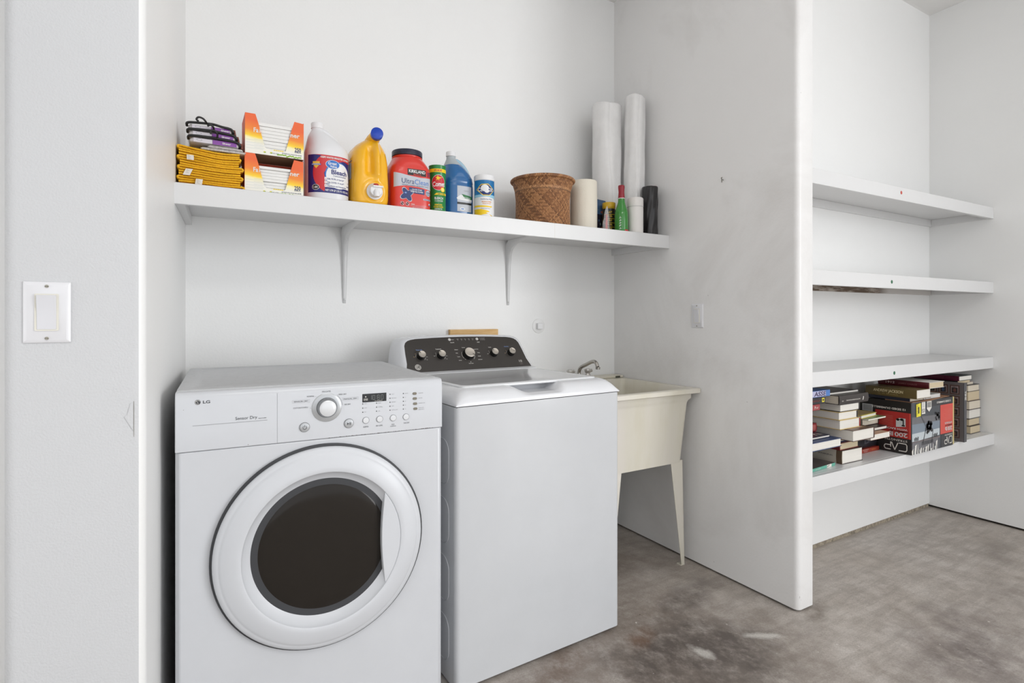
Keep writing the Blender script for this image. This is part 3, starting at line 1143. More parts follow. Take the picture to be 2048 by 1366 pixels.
    P = [Vector((x, (O + up * tt).y, (O + up * tt).z)) for x, tt in outline(-0.001, -0.001, -0.004)]
    loops(bm, [[p + nn * 0.0004 for p in P], [p + nn * 0.0012 for p in P]])
    face = finish('control_face', bm, mat('dark_brown_grey_panel', (60, 56, 53), 0.3, var=0.06, vscale=3), con, smooth=30)
    # white ledge below the dark face
    bm = bmesh.new()
    prism(bm, [(0.4920, 0.9490), (0.4935, 0.9545), (0.5120, 0.9590), (0.5230, 0.9600), (0.535, 0.9490)], 0.040, 0.652, 'x')
    finish('console_ledge', bm, M_WHITE2, con, bevel=0.001)
    F = plane_map(O + nn * 0.0012, (1, 0, 0), up, nn)

    def lathe_on(name, x, tt, prof, m, par, seg=40):
        bm = bmesh.new()
        rings = []
        for r, h in prof:
            rings.append([F(x + r * math.cos(2 * math.pi * k / seg), tt + r * math.sin(2 * math.pi * k / seg), h) for k in range(seg)])
        loops(bm, rings)
        return finish(name, bm, m, par, smooth=40)
    for x, r, ang in ((0.122, 0.0155, 140), (0.212, 0.0155, 140), (0.343, 0.0235, -42), (0.470, 0.0155, 150), (0.560, 0.0155, 115)):
        tt = 0.084
        kn = lathe_on('knob', x, tt, [(r * 1.12, 0), (r * 1.10, 0.004), (r * 1.02, 0.018), (r * 0.98, 0.0205)], mat('black_gloss', (26, 25, 25), 0.2), con)
        cp = lathe_on('knob_cap', x, tt, [(r * 1.0, 0.0195), (r * 0.99, 0.0222), (r * 0.90, 0.0238), (r * 0.86, 0.0234), (0.0004, 0.0236)], M_SILVER, kn)
        d = Decal()
        ca, sa = math.cos(R(ang)), math.sin(R(ang))
        d.line((x + r * 0.5 * ca, tt + r * 0.5 * sa), (x + r * 0.98 * ca, tt + r * 0.98 * sa), 0.0024, M_BLACK)
        if abs(x - 0.56) < 0.001:
            d.line((x - r * 0.55, tt + r * 0.16), (x + r * 0.7, tt - r * 0.18), 0.0018, mat('knob_scratch', (92, 84, 76), 0.5))
        d.build('pointer', cp, lambda u, v, q_: F(u, v, 0.0238 + q_))
    for x in (0.276, 0.412):
        b = lathe_on('push_button', x, 0.1655, [(0.0066, 0), (0.0064, 0.0018), (0.0045, 0.0028), (0.0003, 0.0028)], mat('light_button', (206, 204, 200), 0.35), con, 28)
    # badge
    bx, bt = 0.0975, 0.034
    bd = lathe_on('badge', bx, bt, [(0.0132, 0), (0.0132, 0.0012), (0.0125, 0.0018)], mat('badge_silver', (206, 202, 196), 0.35, metal=0.3), con, 36)
    d = Decal()
    d.ring(bx, bt, 0.0088, 0.0009, M_BLACK)
    for k in range(4):
        a_ = R(45 + 90 * k)
        d.ring(bx + 0.0098 * math.cos(a_), bt + 0.0098 * math.sin(a_), 0.0014, 0.0006, M_BLACK, 0, 0, 360, 10)
    d.text('GE', bx, bt, 0.0078, M_BLACK, width=0.0120, slant=0.15)
    d.build('monogram', bd, lambda u, v, q_: F(u, v, 0.0018 + q_))
    # printing
    d = Decal()
    MB_ = mat('blue_print', (128, 156, 206), 0.5)
    MO = mat('tan_print', (196, 170, 130), 0.5)
    d.text('Water Level', 0.122, 0.1175, 0.0044, MB_, width=0.0270)
    d.text('Temperature', 0.210, 0.1185, 0.0044, M_WPRINT, width=0.0270)
    d.text('Normal', 0.330, 0.1220, 0.0040, M_WPRINT, width=0.0145)
    d.text('Option', 0.462, 0.1190, 0.0042, M_WPRINT, width=0.0145)
    d.text('Warm Rinse', 0.5500, 0.1200, 0.0042, MB_, width=0.0240)
    d.text('Deep Fill', 0.2850, 0.1500, 0.0044, M_WPRINT, width=0.0180)
    d.text('START', 0.4140, 0.1480, 0.0044, M_WPRINT, width=0.0130)
    d.text('Signal', 0.2910, 0.1650, 0.0026, M_WPRINT, width=0.0120, align='C')
    for k in range(5):
        x = 0.316 + 0.0185 * k
        d.ell(x, 0.1620, 0.0013, 0.0013, M_WPRINT, 1, 10)
        d.text(('Fill', 'Wash', 'Rinse', 'Spin', 'Done')[k], x, 0.1672, 0.0020, M_WPRINT, width=0.0080)
    for k, wd in enumerate(('Lid Locked', 'Add a Garment')):
        z_ = 0.1690 - 0.0075 * k
        d.ell(0.4290, z_, 0.0012, 0.0012, M_WPRINT, 1, 10)
        d.text(wd, 0.4330, z_, 0.0024, M_WPRINT, align='L', width=0.0190)
    for s_, x, v, al in (('Delicates', 0.3010, 0.1120, 'R'), ('Bulky', 0.2960, 0.0950, 'R'), ('Towels', 0.3000, 0.0760, 'R'), ('Sanitize', 0.3030, 0.0575, 'R'),
                         ('Quick Wash', 0.3780, 0.1110, 'L'), ('Whites', 0.3900, 0.0930, 'L'), ('Casuals', 0.3880, 0.0750, 'L'), ('Activewear', 0.3830, 0.0575, 'L')):
        d.text(s_, x, v, 0.0034, M_WPRINT, align=al, xs=0.9)
    d.text('Drain & Spin', 0.3430, 0.0400, 0.0034, M_WPRINT, xs=0.9)
    d.text('off', 0.3430, 0.0468, 0.0034, M_WPRINT)
    d.ring(0.343, 0.084, 0.0305, 0.0012, M_WPRINT, 1, 150, 215, 14)
    d.ring(0.343, 0.084, 0.0305, 0.0012, M_WPRINT, 1, 222, 232, 4)
    d.ring(0.343, 0.084, 0.0300, 0.0012, M_WPRINT, 1, -48, -8, 10)
    for x, m1 in ((0.122, MO), (0.212, M_WPRINT), (0.470, M_WPRINT), (0.560, MO)):
        d.ring(x, 0.084, 0.0205, 0.0010, M_WPRINT, 1, 150, 185 if x < 0.4 else 175, 6)
        d.text('Auto' if x < 0.2 else 'Off', x - 0.0285, 0.0845, 0.0030, m1, xs=0.85)
        d.text('Small' if x < 0.2 else 'Tap', x - 0.0200, 0.0990, 0.0026, m1, xs=0.8)
        if x < 0.4:
            d.ring(x, 0.084, 0.0205, 0.0010, M_WPRINT, 1, -50, -15, 6)
            d.text('Warm' if x > 0.2 else 'Large', x + 0.0270, 0.0830, 0.0026, M_WPRINT, xs=0.8)
            d.text('Hot', x + 0.0240, 0.0680, 0.0026, M_WPRINT, xs=0.8)
    d.text('10', 0.5960, 0.0395, 0.0100, M_WPRINT, width=0.0150, bold=False)
    for a_, b_ in (((0.588, 0.0465), (0.604, 0.0465)), ((0.604, 0.0465), (0.604, 0.0200)), ((0.604, 0.0200), (0.588, 0.0200)), ((0.588, 0.0200), (0.588, 0.0465))):
        d.line(a_, b_, 0.0003, mat('grey_print', (150, 142, 136), 0.5), 1)
    d.text('YEAR', 0.5960, 0.0295, 0.0022, mat('grey_print', (150, 142, 136), 0.5), width=0.0110)
    d.text('WARRANTY', 0.5960, 0.0245, 0.0018, mat('grey_print', (150, 142, 136), 0.5), width=0.0130)
    d.bm.faces.index_update()
    build_groups(d, face, lambda u, v, q_: F(u, v, q_), [('status_print', 0.25, 0.47, 0.142, 1), ('warranty_mark', 0.585, 0.7, 0, 0.05), ('cycle_print', 0.245, 0.432, 0, 0.142), ('water_level_print', 0, 0.168, 0, 1),
                 ('temperature_print', 0.168, 0.25, 0, 1), ('option_print', 0.432, 0.515, 0, 1), ('rinse_print', 0.515, 0.7, 0, 1)])
    return t


build_washer()


# ============================================================ UTILITY SINK
def build_sink():
    t = thing('utility_sink', 'cream plastic utility sink on tapered legs in the corner', 'sink', (1.795, 2.095, 0))
    X0, X1, Y0, Y1 = -0.292, 0.2915, -0.306, 0.3145
    z = lambda pts, h: [(p[0], p[1], h) for p in pts]
    rr = lambda i, r, f=0.0: rrect(X0 + i, X1 - i, Y0 + i * 0.9, Y1 - i * 0.45 - f, r, 5)
    bm = bmesh.new()
    rings = [z(rr(0.064, 0.03), 0.491), z(rr(0.040, 0.03), 0.775), z(rr(0.036, 0.03), 0.786), z(rr(0.029, 0.02), 0.798), z(rr(0.028, 0.02), 0.822),
             z(rr(0.003, 0.010), 0.8225), z(rr(0.0, 0.010), 0.8245), z(rr(0.0, 0.010), 0.842), z(rr(0.003, 0.010), 0.8445),
             z(rr(0.036, 0.02, 0.10), 0.8445), z(rr(0.040, 0.02, 0.10), 0.840), z(rr(0.048, 0.03, 0.10), 0.800), z(rr(0.075, 0.04, 0.09), 0.53), z(rr(0.12, 0.04, 0.08), 0.515)]
    loops(bm, rings)
    basin = finish('basin', bm, M_CREAM, t, smooth=40)
    bm = bmesh.new()
    lathe(bm, [(0.03, 0.0), (0.03, 0.003), (0.022, 0.003)], (0.0, 0.0, 0.5152), 24)
    finish('drain', bm, M_CHROME, t)
    # raised ledge at the back and along the wall
    bm = bmesh.new()
    prism(bm, rrect(X0 + 0.01, X1 - 0.002, Y1 - 0.082, Y1 - 0.002, 0.01), 0.8446, 0.858)
    finish('back_ledge', bm, M_CREAM, t, bevel=0.004, segs=3)
    bm = bmesh.new()
    box(bm, X1 - 0.063, X1 - 0.030, Y1 - 0.0835, Y1 - 0.0822, 0.8455, 0.8565)
    finish('label_tag', bm, mat('dark_olive_tag', (84, 84, 74), 0.5), t)
    # tapered legs (angle section)
    for sx in (-1, 1):
        for sy in (-1, 1):
            bm = bmesh.new()
            xt = (X1 - 0.062) if sx > 0 else (X0 + 0.062)
            yt = (Y1 - 0.032) if sy > 0 else (Y0 + 0.060)
            xb = xt + sx * 0.008
            yb = yt + sy * 0.006
            wt, wb, th = 0.078, 0.020, 0.0025
            # plate facing front/back, plate facing the side
            for (d1, d2) in (((-sx, 0), (0, -sy)), ((0, -sy), (-sx, 0))):
                ringt = [(xt, yt), (xt + d1[0] * wt, yt + d1[1] * wt), (xt + d1[0] * wt + d2[0] * th, yt + d1[1] * wt + d2[1] * th), (xt + d2[0] * th, yt + d2[1] * th)]
                ringb = [(xb, yb), (xb + d1[0] * wb, yb + d1[1] * wb), (xb + d1[0] * wb + d2[0] * th, yb + d1[1] * wb + d2[1] * th), (xb + d2[0] * th, yb + d2[1] * th)]
                loops(bm, [z(ringb, 0.0), z(ringt, 0.50)])
            box(bm, min(xb, xb - sx * 0.026), max(xb, xb - sx * 0.026), min(yb, yb - sy * 0.026), max(yb, yb - sy * 0.026), 0.0, 0.004)
            finish('leg', bm, M_CREAM, t, smooth=20)
    bm = bmesh.new()
    box(bm, X0 + 0.06, X1 - 0.075, Y1 - 0.050, Y1 - 0.044, 0.245, 0.262)
    finish('leg_brace', bm, M_CREAM, t)
    # waste pipe
    bm = bmesh.new()
    tube(bm, smooth_path([(0, 0, 0.515), (0, 0, 0.40), (0.0, 0.03, 0.34), (0.0, 0.08, 0.34), (0, 0.12, 0.40), (0, 0.20, 0.42), (0, 0.300, 0.42)], 5), 0.02, 12)
    finish('waste_pipe', bm, M_PLASTW, t)
    # faucet
    fo = bpy.data.objects.new('faucet', None)
    COL.objects.link(fo)
    fo.parent = t
    fo.location = (-0.015, 0.245, 0.858)
    bm = bmesh.new()
    prism(bm, rrect(-0.070, 0.070, -0.022, 0.022, 0.02), 0.0, 0.010)
    finish('faucet_base', bm, M_CHROME, fo, bevel=0.003)
    bm = bmesh.new()
    tube(bm, smooth_path([(0, 0.0, 0.008), (0.002, 0.0, 0.034), (0.004, -0.012, 0.056), (0.010, -0.055, 0.076), (0.014, -0.098, 0.093), (0.016, -0.122, 0.090), (0.017, -0.136, 0.068)], 6), 0.0095, 14)
    lathe(bm, [(0.0115, 0.0), (0.0120, 0.012)], (0.017, -0.137, 0.056), 16)
    finish('spout', bm, M_CHROME, fo, smooth=60)
    for x in (-0.057, 0.060):
        bm = bmesh.new()
        lathe(bm, [(0.016, 0.008), (0.014, 0.014), (0.0115, 0.022), (0.0165, 0.028), (0.0185, 0.036), (0.0175, 0.044), (0.010, 0.047)], (x, 0, 0), 10)
        lathe(bm, [(0.009, 0.0), (0.009, 0.018)], (x + 0.008, 0, 0.036), 10, 'x')
        finish('faucet_handle', bm, mat('clear_ribbed_handle', (204, 201, 196), 0.2, metal=0.6), fo, smooth=30)
    return t


build_sink()

# ============================================================ THINGS ON THE LAUNDRY SHELF
ZS = 1.5951


def marks(d, a, b, c, h, m, upright=False, n=8, layer=1, seed=1):
    """print too small to read in the photograph: short letter-like strokes"""
    rn = random.Random(seed + n)
    if upright:      # runs up the v axis at u = a
        for k in range(n):
            v = b + (c - b) * (k + 0.5) / n
            w_ = (c - b) / n * 0.32
            d.line((a - h / 2, v - w_), (a + h / 2, v - w_ * rn.uniform(-1, 1)), h * 0.16, m, layer)
            d.line((a + h * rn.uniform(-0.5, 0.3), v - w_), (a + h * rn.uniform(-0.5, 0.5), v + w_), h * 0.16, m, layer + 1)
        return d
    for k in range(n):
        u = a + (b - a) * (k + 0.5) / n
        w_ = (b - a) / n * 0.32
        d.line((u - w_, c - h / 2), (u - w_ * rn.uniform(-0.2, 1), c + h / 2), h * 0.17, m, layer)
        d.line((u - w_, c + h * rn.uniform(-0.4, 0.4)), (u + w_, c + h * rn.uniform(-0.4, 0.4)), h * 0.17, m, layer + 1)
    return d


def strip(bm, path, th, y0, y1, ny=3, mi=0, wob=0.0, seed=0, yfun=None):
    """a folded cloth: a centre line in x-z, thickened and drawn out along y"""
    P = [Vector((p[0], 0, p[1])) for p in path]
    nrm = []
    for i in range(len(P)):
        d = (P[min(i + 1, len(P) - 1)] - P[max(i - 1, 0)]).normalized()
        nrm.append(Vector((-d.z, 0, d.x)))
    rnd = random.Random(seed)
    ph = rnd.uniform(0, 6)
    out = [p + n * th / 2 for p, n in zip(P, nrm)] + [p - n * th / 2 for p, n in zip(P[::-1], nrm[::-1])]
    rings = []
    n = len(P)
    ctr = P + P[::-1]
    for y, sc in [(y0, 0.35), (y0 + th * 0.18, 0.75), (y0 + th * 0.5, 1.0)] + [(y0 + th + (y1 - y0 - th) * k / ny, 1.0) for k in range(ny + 1)]:
        rings.append([Vector((c.x + (p.x - c.x) * sc, y + wob * math.sin(ph + p.x * 40), c.z + (p.z - c.z) * sc)) for p, c in zip(out, ctr)])
    loops(bm, rings, mi=mi)


M_TOWEL = mat('yellow_terry', (243, 186, 34), 0.9, bump=(260, 1.0, 0.004), var=0.08, vscale=60)
M_TAG = mat('white_care_label', (226, 220, 210), 0.7)
ORD = ['bottom', 'second from bottom', 'third from bottom', 'fourth from bottom', 'fourth from top', 'third from top', 'second from top', 'topmost']
z0 = ZS
rnd = random.Random(3)
for k in range(8):
    h = 0.0150 - 0.0004 * (k % 3)
    x0 = -0.036 + rnd.uniform(-0.002, 0.006)
    x1 = 0.141 + rnd.uniform(-0.004, 0.0025) - 0.0012 * k
    ph, am = rnd.uniform(0, 6), 0.0
    slack = 0.0
    zb, zt = z0 + 0.0032, z0 + h - 0.0034
    wv = lambda x: 0.0008 * math.sin(34 * x + 1.3)
    path = []
    left = k % 2 == 0
    n = 30
    r_ = (zt - zb) / 2
    xa, xb = (x0, x1) if left else (x1, x0)      # fold sits at xb
    for i in range(n + 1):
        x = xa + (xb - xa) * i / n
        path.append((x, zb + wv(x)))
    for i in range(1, 6):
        a = math.pi * i / 6
        path.append((xb + (1 if xb > xa else -1) * 0.005 * math.sin(a) * 1.3, (zb + zt) / 2 - r_ * math.cos(a) + wv(xb)))
    for i in range(n + 1):
        x = xb + (xa - xb) * i / n
        path.append((x, zt + wv(x)))
    extra = 'with a white care label, ' if k in (1, 3, 6) else ''
    t = thing('folded_towel', 'yellow folded towel, ' + extra + ORD[k] + ' of the towel pile', 'towel', (0, 0, 0), 0, 'folded yellow towels')
    bm = bmesh.new()
    strip(bm, path, 0.0060, 1.984 + rnd.uniform(0, 0.006), 2.20, 6, wob=0.0018, seed=k)
    # droop of the pile: a little lower in the middle, higher at the left end for the upper ones
    for v in bm.verts:
        s_ = (v.co.x + 0.036) / 0.19
        v.co.z += 0.0003 * k + 0.0016 * (k + 1) * (max(0.0, 0.22 - s_) * 2.6) ** 1.5 + 0.00055 * k * math.sin(6.5 * s_ + 1.0) * (1 if k > 0 else 0) * 0.8
    finish('cloth', bm, M_TOWEL, t, smooth=70)
    if k in (1, 3, 6):
        lx = {1: 0.020, 3: -0.007, 6: -0.005}[k]
        ang = {1: -8, 3: -22, 6: 2}[k]
        lg = {1: 0.024, 3: 0.021, 6: 0.016}[k]
        bm = bmesh.new()
        rings = []
        for q in range(7):
            f = q / 6
            y = 1.9835 - 0.003 * math.sin(f * 2.2)
            zz = z0 + h * 0.5 - lg * f
            xc = lx - math.tan(R(ang)) * (-lg * f)
            rings.append([(xc - 0.0095, y, zz), (xc + 0.0095, y - 0.0006, zz), (xc + 0.0095, y + 0.0000, zz + 0.0001), (xc - 0.0095, y + 0.0006, zz + 0.0001)])
        loops(bm, rings)
        lab = finish('care_label', bm, M_TAG, t, smooth=60)
        d = Decal()
        for q in range(4):
            d.rect(lx - 0.006, lx - 0.006 + 0.004 * (1 + q % 2), -0.004 - 0.0035 * q, -0.0032 - 0.0035 * q, M_INKL)
        d.build('label_print', lab, lambda u, v, q: Vector((u - math.tan(R(ang)) * v * 0.6, 1.9800 - q, z0 + h * 0.5 + v)))
    z0 += h
ZT = z0 + 0.0020
# white speckled cloths on the towels
for k in range(2):
    t0 = ZT + 0.0085 * k
    path = [(0.150 - 0.006 * k, t0 + 0.003), (0.03 + 0.02 * k, t0 + 0.003), (0.024 + 0.02 * k, t0 + 0.0045), (0.03 + 0.02 * k, t0 + 0.0068), (0.152 - 0.010 * k, t0 + 0.0062)]
    bm = bmesh.new()
    strip(bm, path, 0.0028, 1.992, 2.17, 4, wob=0.002, seed=k + 20)
    tag(finish('folded_cloth', bm, mat('speckled_white_cloth', (214, 208, 204), 0.9, var=0.22, vscale=150, bump=(200, 0.8, 0.003)), smooth=70),
        ('lower' if k == 0 else 'upper') + ' folded speckled white cloth between the yellow towels and the curtain packs', 'cloth', 'speckled white cloths')
ZP = ZT + 0.0195
# curtain packs with black hangers
M_BAG = mat('clear_plastic_pouch', (196, 190, 190), 0.15, coat=0.4, var=0.15, vscale=22, bump=(40, 0.5, 0.004))
M_PURP = mat('purple_label', (132, 66, 156), 0.35)
M_LILAC = mat('pale_lilac_insert', (214, 208, 216), 0.4)
M_BROWN = mat('brown_net_fabric', (120, 66, 52), 0.6, var=0.2, vscale=60)
for k in range(3):
    zb = ZP + 0.0205 * k
    w0, w1 = -0.006 - 0.002 * k, 0.132 - 0.010 * k
    t = thing('curtain_pack', ['lowest', 'middle', 'uppermost'][k] + ' packaged sheer curtain with a black hanger, on top of the yellow towels', 'curtain pack', (0, 0, 0), 0, 'packaged sheer curtains')
    bm = bmesh.new()
    ring = lambda y, s_, dz: [(w0 + s_, y, zb + 0.003 + dz), (w1 - s_, y, zb + 0.002 + dz), (w1 - s_ + 0.003, y, zb + 0.010), (w1 - s_ - 0.004, y, zb + 0.0185 - dz), (w0 + s_ + 0.004, y, zb + 0.0185 - dz), (w0 + s_ - 0.002, y, zb + 0.010)]
    loops(bm, [ring(1.999, 0.006, 0.003), ring(2.003, 0.001, 0.0), ring(2.06, 0, 0), ring(2.17, 0, 0), ring(2.178, 0.004, 0.003)])
    finish('pouch', bm, M_BAG, t, bevel=0.002, smooth=60)
    d = Decal()
    d.rect(w0 + 0.010, w0 + 0.062, 0.0040, 0.0165, M_LILAC)
    d.ell(w0 + 0.026, 0.0115, 0.008, 0.0035, M_INKL, 1).ell(w0 + 0.026, 0.0115, 0.0068, 0.0026, M_LILAC, 2)
    d.rect(w0 + 0.063, w1 - 0.006, 0.0030, 0.0168, M_PURP)
    d.text('Sheer', w0 + 0.103, 0.0100, 0.0056, M_WPRINT, width=0.025)
    d.build('label', t, lambda u, v, q: Vector((u, 1.9985 - q, zb + v)))
    bm = bmesh.new()
    sag = [(w0 - 0.004, 2.012, zb + 0.0135), (w0 - 0.003, 1.998, zb + 0.0185), (w0 + 0.014, 1.9945, zb + 0.0215), (0.055, 1.994, zb + 0.0225 + 0.001 * k), (w1 - 0.03, 1.994, zb + 0.0205), (w1 - 0.004, 1.995, zb + 0.0175), (w1 + 0.004, 1.999, zb + 0.009), (w1 + 0.003, 2.010, zb + 0.004)]
    tube(bm, smooth_path(sag, 6), 0.0040, 10)
    hx = (0.068, 0.060, 0.040)[k]
    zh = zb + 0.023
    if k == 0:
        hook = [(hx, 1.994, zh), (hx + 0.002, 1.988, zh + 0.003), (hx + 0.001, 1.980, zh + 0.012), (hx - 0.008, 1.976, zh + 0.018), (hx - 0.017, 1.977, zh + 0.014), (hx - 0.016, 1.980, zh + 0.006)]
    elif k == 1:
        hook = [(hx, 1.994, zh), (hx, 1.988, zh + 0.004), (hx - 0.002, 1.981, zh + 0.010), (hx - 0.010, 1.978, zh + 0.014), (hx - 0.018, 1.981, zh + 0.010)]
    else:
        hook = [(hx, 1.994, zh), (hx - 0.002, 1.988, zh + 0.004), (hx - 0.010, 1.982, zh + 0.011), (hx - 0.022, 1.980, zh + 0.013), (hx - 0.028, 1.982, zh + 0.006), (hx - 0.022, 1.984, zh + 0.001)]
    tube(bm, smooth_path(hook, 6), 0.0030, 10)
    finish('hanger', bm, M_BLACK, t, smooth=60)
    bm = bmesh.new()
    prism(bm, [(w1 + 0.004, zb + 0.002), (w1 + 0.0135, zb + 0.002), (w1 + 0.010, zb + 0.0195), (w1 - 0.004, zb + 0.0195)], 2.004, 2.16, 'y')
    finish('side_gusset', bm, M_BROWN, t, bevel=0.001)

# ---- dryer sheet boxes
def softener_mat():
    m = mat('orange_yellow_box_print', (236, 110, 40), 0.4)
    g = NT(m)
    sp = g.n('ShaderNodeSeparateXYZ')
    g.l(g.tc.outputs['Object'], sp.inputs[0])
    nz = g.noise(14, 3, 0.5)
    v = g.math('ADD', g.math('MULTIPLY', sp.outputs[2], 1 / 0.13), g.math('MULTIPLY', sp.outputs[0], 0.95))
    v = g.math('ADD', v, g.math('MULTIPLY', g.math('SUBTRACT', nz, 0.5), 0.10))
    c = g.ramp(v, [(0.28, lin((238, 236, 226))), (0.40, lin((246, 238, 190))), (0.46, lin((250, 212, 44))), (0.62, lin((240, 136, 40))), (0.86, lin((233, 98, 40)))])
    g.l(c, g.b.inputs['Base Color'])
    return m


M_SOFT = softener_mat()
M_CARD = mat('brown_cardboard_inside', (150, 112, 84), 0.8)
M_REDC = mat('orange_red_card', (214, 78, 40), 0.5)
M_SHEET = mat('white_dryer_sheet', (234, 233, 230), 0.8, bump=(90, 0.4, 0.002))


def softener_box(label, x, zb, full, who):
    W, H, D = 0.183, 0.131, 0.125
    t = thing('dryer_sheet_box', label, 'box', (x, 1.999, zb), 0, 'dryer sheet boxes')
    th = 0.0015
    bm = bmesh.new()
    front = [(0, 0), (W, 0), (W, H * 0.94), (W * 0.835, H * 0.965), (W * 0.80, H * 0.80), (W * 0.685, H * 0.17), (W * 0.665, H * 0.14), (W * 0.36, H * 0.155), (W * 0.325, H * 0.20), (W * 0.215, H * 0.80), (W * 0.17, H), (0, H)]
    prism(bm, front, 0, th, 'y')
    finish('box_front', bm, M_SOFT, t, smooth=0)
    bm = bmesh.new()
    box(bm, 0, th, th, D, 0, H)
    box(bm, W - th, W, th, D, 0, H * 0.96)
    box(bm, th, W - th, D - th, D, 0, H)
    box(bm, th, W - th, th, D - th, 0, th, 1)
    finish('box_sides', bm, [M_REDC, M_CARD], t, smooth=0)
    bm = bmesh.new()
    box(bm, th + 0.0002, th + 0.0007, th, D - th, th, H * 0.94)
    box(bm, W - th - 0.0007, W - th - 0.0002, th, D - th, th, H * 0.94)
    box(bm, th, W - th, D - th - 0.0008, D - th - 0.0002, th, H * 0.94)
    finish('box_lining', bm, M_CARD, t, smooth=0)
    d = Decal()
    MG = mat('leaf_green_print', (132, 178, 48), 0.5)
    MY = mat('flower_yellow_print', (236, 206, 60), 0.5)
    MTW = mat('printed_towel_shade', (206, 210, 208), 0.5)
    d.text('Fa', W * 0.140, H * 0.595, 0.0145, M_WPRINT, align='L', width=0.0150)
    d.text('i', W * 0.235, H * 0.59, 0.0130, M_WPRINT, align='L')
    d.text('ner', W * 0.8450, H * 0.600, 0.0145, M_WPRINT, width=0.0300)
    d.text('Softener Sheets', W * 0.84, H * 0.520, 0.0020, mat('gold_print', (226, 180, 60), 0.5), width=0.013)
    d.text('250', W * 0.895, H * 0.235, 0.0130, mat('navy_print', (34, 52, 110), 0.5), width=0.0205)
    d.text('SHEETS', W * 0.895, H * 0.165, 0.0030, mat('navy_print', (34, 52, 110), 0.5), width=0.0205)
    for k in range(4):
        d.rect(W * 0.15, W * 0.32, H * (0.36 - 0.07 * k), H * (0.366 - 0.07 * k), MTW)
        d.rect(W * 0.02, W * 0.30, H * (0.33 - 0.07 * k), H * (0.337 - 0.07 * k), MTW)
    rn = random.Random(5)
    for k in range(16):
        d.ell(W * (0.55 + 0.026 * k), H * rn.uniform(0.015, 0.055), 0.0038, 0.0022, MG, k % 2, 8)
    for k in range(2):
        d.ell(W * (0.325 + 0.11 * k), H * 0.065, 0.004, 0.0025, MG, 0, 10).ell(W * (0.32 + 0.11 * k), H * 0.075, 0.0022, 0.0016, MY, 1, 10)
    for k in range(5):
        d.ell(W * (0.49 + 0.035 * k), H * 0.145, 0.0035, 0.0018, MY, 0, 8)
    d.text('80 COUNT 6.4 IN x 9 IN (16.2 CM x 22.8 CM)', W * 0.79, H * 0.095, 0.0034, mat('slate_print', (84, 96, 120), 0.5), width=W * 0.34)
    d.text('16.2 x 22.8', W * 0.51, H * 0.065, 0.0026, mat('navy_print', (34, 52, 110), 0.5), width=0.018)
    d.bm.faces.index_update()
    build_groups(d, t, lambda u, v, q: Vector((u, -q, v)), [('left_print', -1, W * 0.345, H * 0.10, 1), ('right_print', W * 0.65, 1, H * 0.155, 1), ('bottom_print', -1, 1, -1, 1)])
    # the sheets: a stack nobody could count
    bm = bmesh.new()
    n = 9
    top = H * (0.80 if full else 0.70)
    hh = top / n
    for k in range(n):
        z1, z2 = 0.0022 + hh * k, 0.0022 + hh * (k + 1) - 0.0006
        i_ = 0.0045 + 0.0012 * ((k * 7) % 3)
        yy = 0.0030 + 0.0016 * ((k * 5) % 4) * (0.5 if full else 1)
        sag = 0.0
        o = [(x_, y_, z_) for z_ in (z1, z2) for x_, y_ in ((i_, yy), (W - i_, yy), (W - i_, D - 0.006), (i_, D - 0.006))]
        vs = [bm.verts.new(p) for p in o]
        for idx in ((3, 2, 1, 0), (4, 5, 6, 7), (0, 1, 5, 4), (1, 2, 6, 5), (2, 3, 7, 6), (3, 0, 4, 7)):
            bm.faces.new([vs[i] for i in idx])
    s_ = finish('dryer_sheets', bm, M_SHEET, None, (x, 1.999, zb), bevel=0.0012, smooth=40)
    tag(s_, 'stack of white dryer sheets inside the ' + who + ' orange and yellow box', 'dryer sheets', 'stacks of dryer sheets', 'stuff')
    return t


softener_box('lower orange and yellow dryer sheet box on the laundry shelf, partly empty', 0.1495, ZS, False, 'lower')
softener_box('upper orange and yellow dryer sheet box, stacked on the other one', 0.1505, ZS + 0.1315, True, 'upper')

# ---- bleach jug
def jug_handle(t, pts, rr, m):
    bm = bmesh.new()
    tube(bm, smooth_path(pts, 8), rr, 12)
    return finish('handle', bm, m, t, smooth=60)


t = thing('bleach_jug', 'white bleach jug with a blue and red wraparound label', 'jug', (0.4265, 2.084, ZS), 0)
M_JUG = mat('milky_white_plastic', (226, 226, 228), 0.35, sss=0.15)
B = Body([(0, .070, .066, 2.6, 0, 0), (.004, .075, .071, 2.6, 0, 0), (.03, .0765, .072, 2.6, 0, 0), (.165, .0765, .072, 2.6, 0, 0), (.185, .0760, .071, 2.5, 0, 0), (.200, .072, .068, 2.4, -.001, 0), (.215, .064, .062, 2.3, -.006, 0),
          (.230, .054, .053, 2.2, -.013, 0), (.245, .0415, .043, 2.1, -.022, 0), (.256, .030, .032, 2.0, -.028, 0), (.266, .0215, .0215, 2.0, -.031, 0), (.280, .0195, .0195, 2.0, -.031, 0)])
bm = bmesh.new()
B.mesh(bm)
finish('bottle', bm, M_JUG, t, smooth=60)
jug_handle(t, [(-0.030, -0.004, 0.262), (-0.008, -0.006, 0.262), (0.018, -0.006, 0.245), (0.042, -0.006, 0.220), (0.060, -0.006, 0.195), (0.064, -0.006, 0.170)], [0.012] * 8 + [0.0115] * 33, M_JUG)
bm = bmesh.new()
prof = [(0.0205, 0.272), (0.0225, 0.2735), (0.0225, 0.291), (0.0212, 0.2935), (0.0005, 0.294)]
lathe(bm, prof, (-0.031, 0, 0), 36)
finish('cap', bm, M_PLASTW, t, smooth=40)
M_NAVY = mat('navy_label', (36, 40, 112), 0.3)
M_RED = mat('red_label', (200, 40, 48), 0.3)
M_LBLUE = mat('bright_blue_label', (40, 110, 190), 0.3)
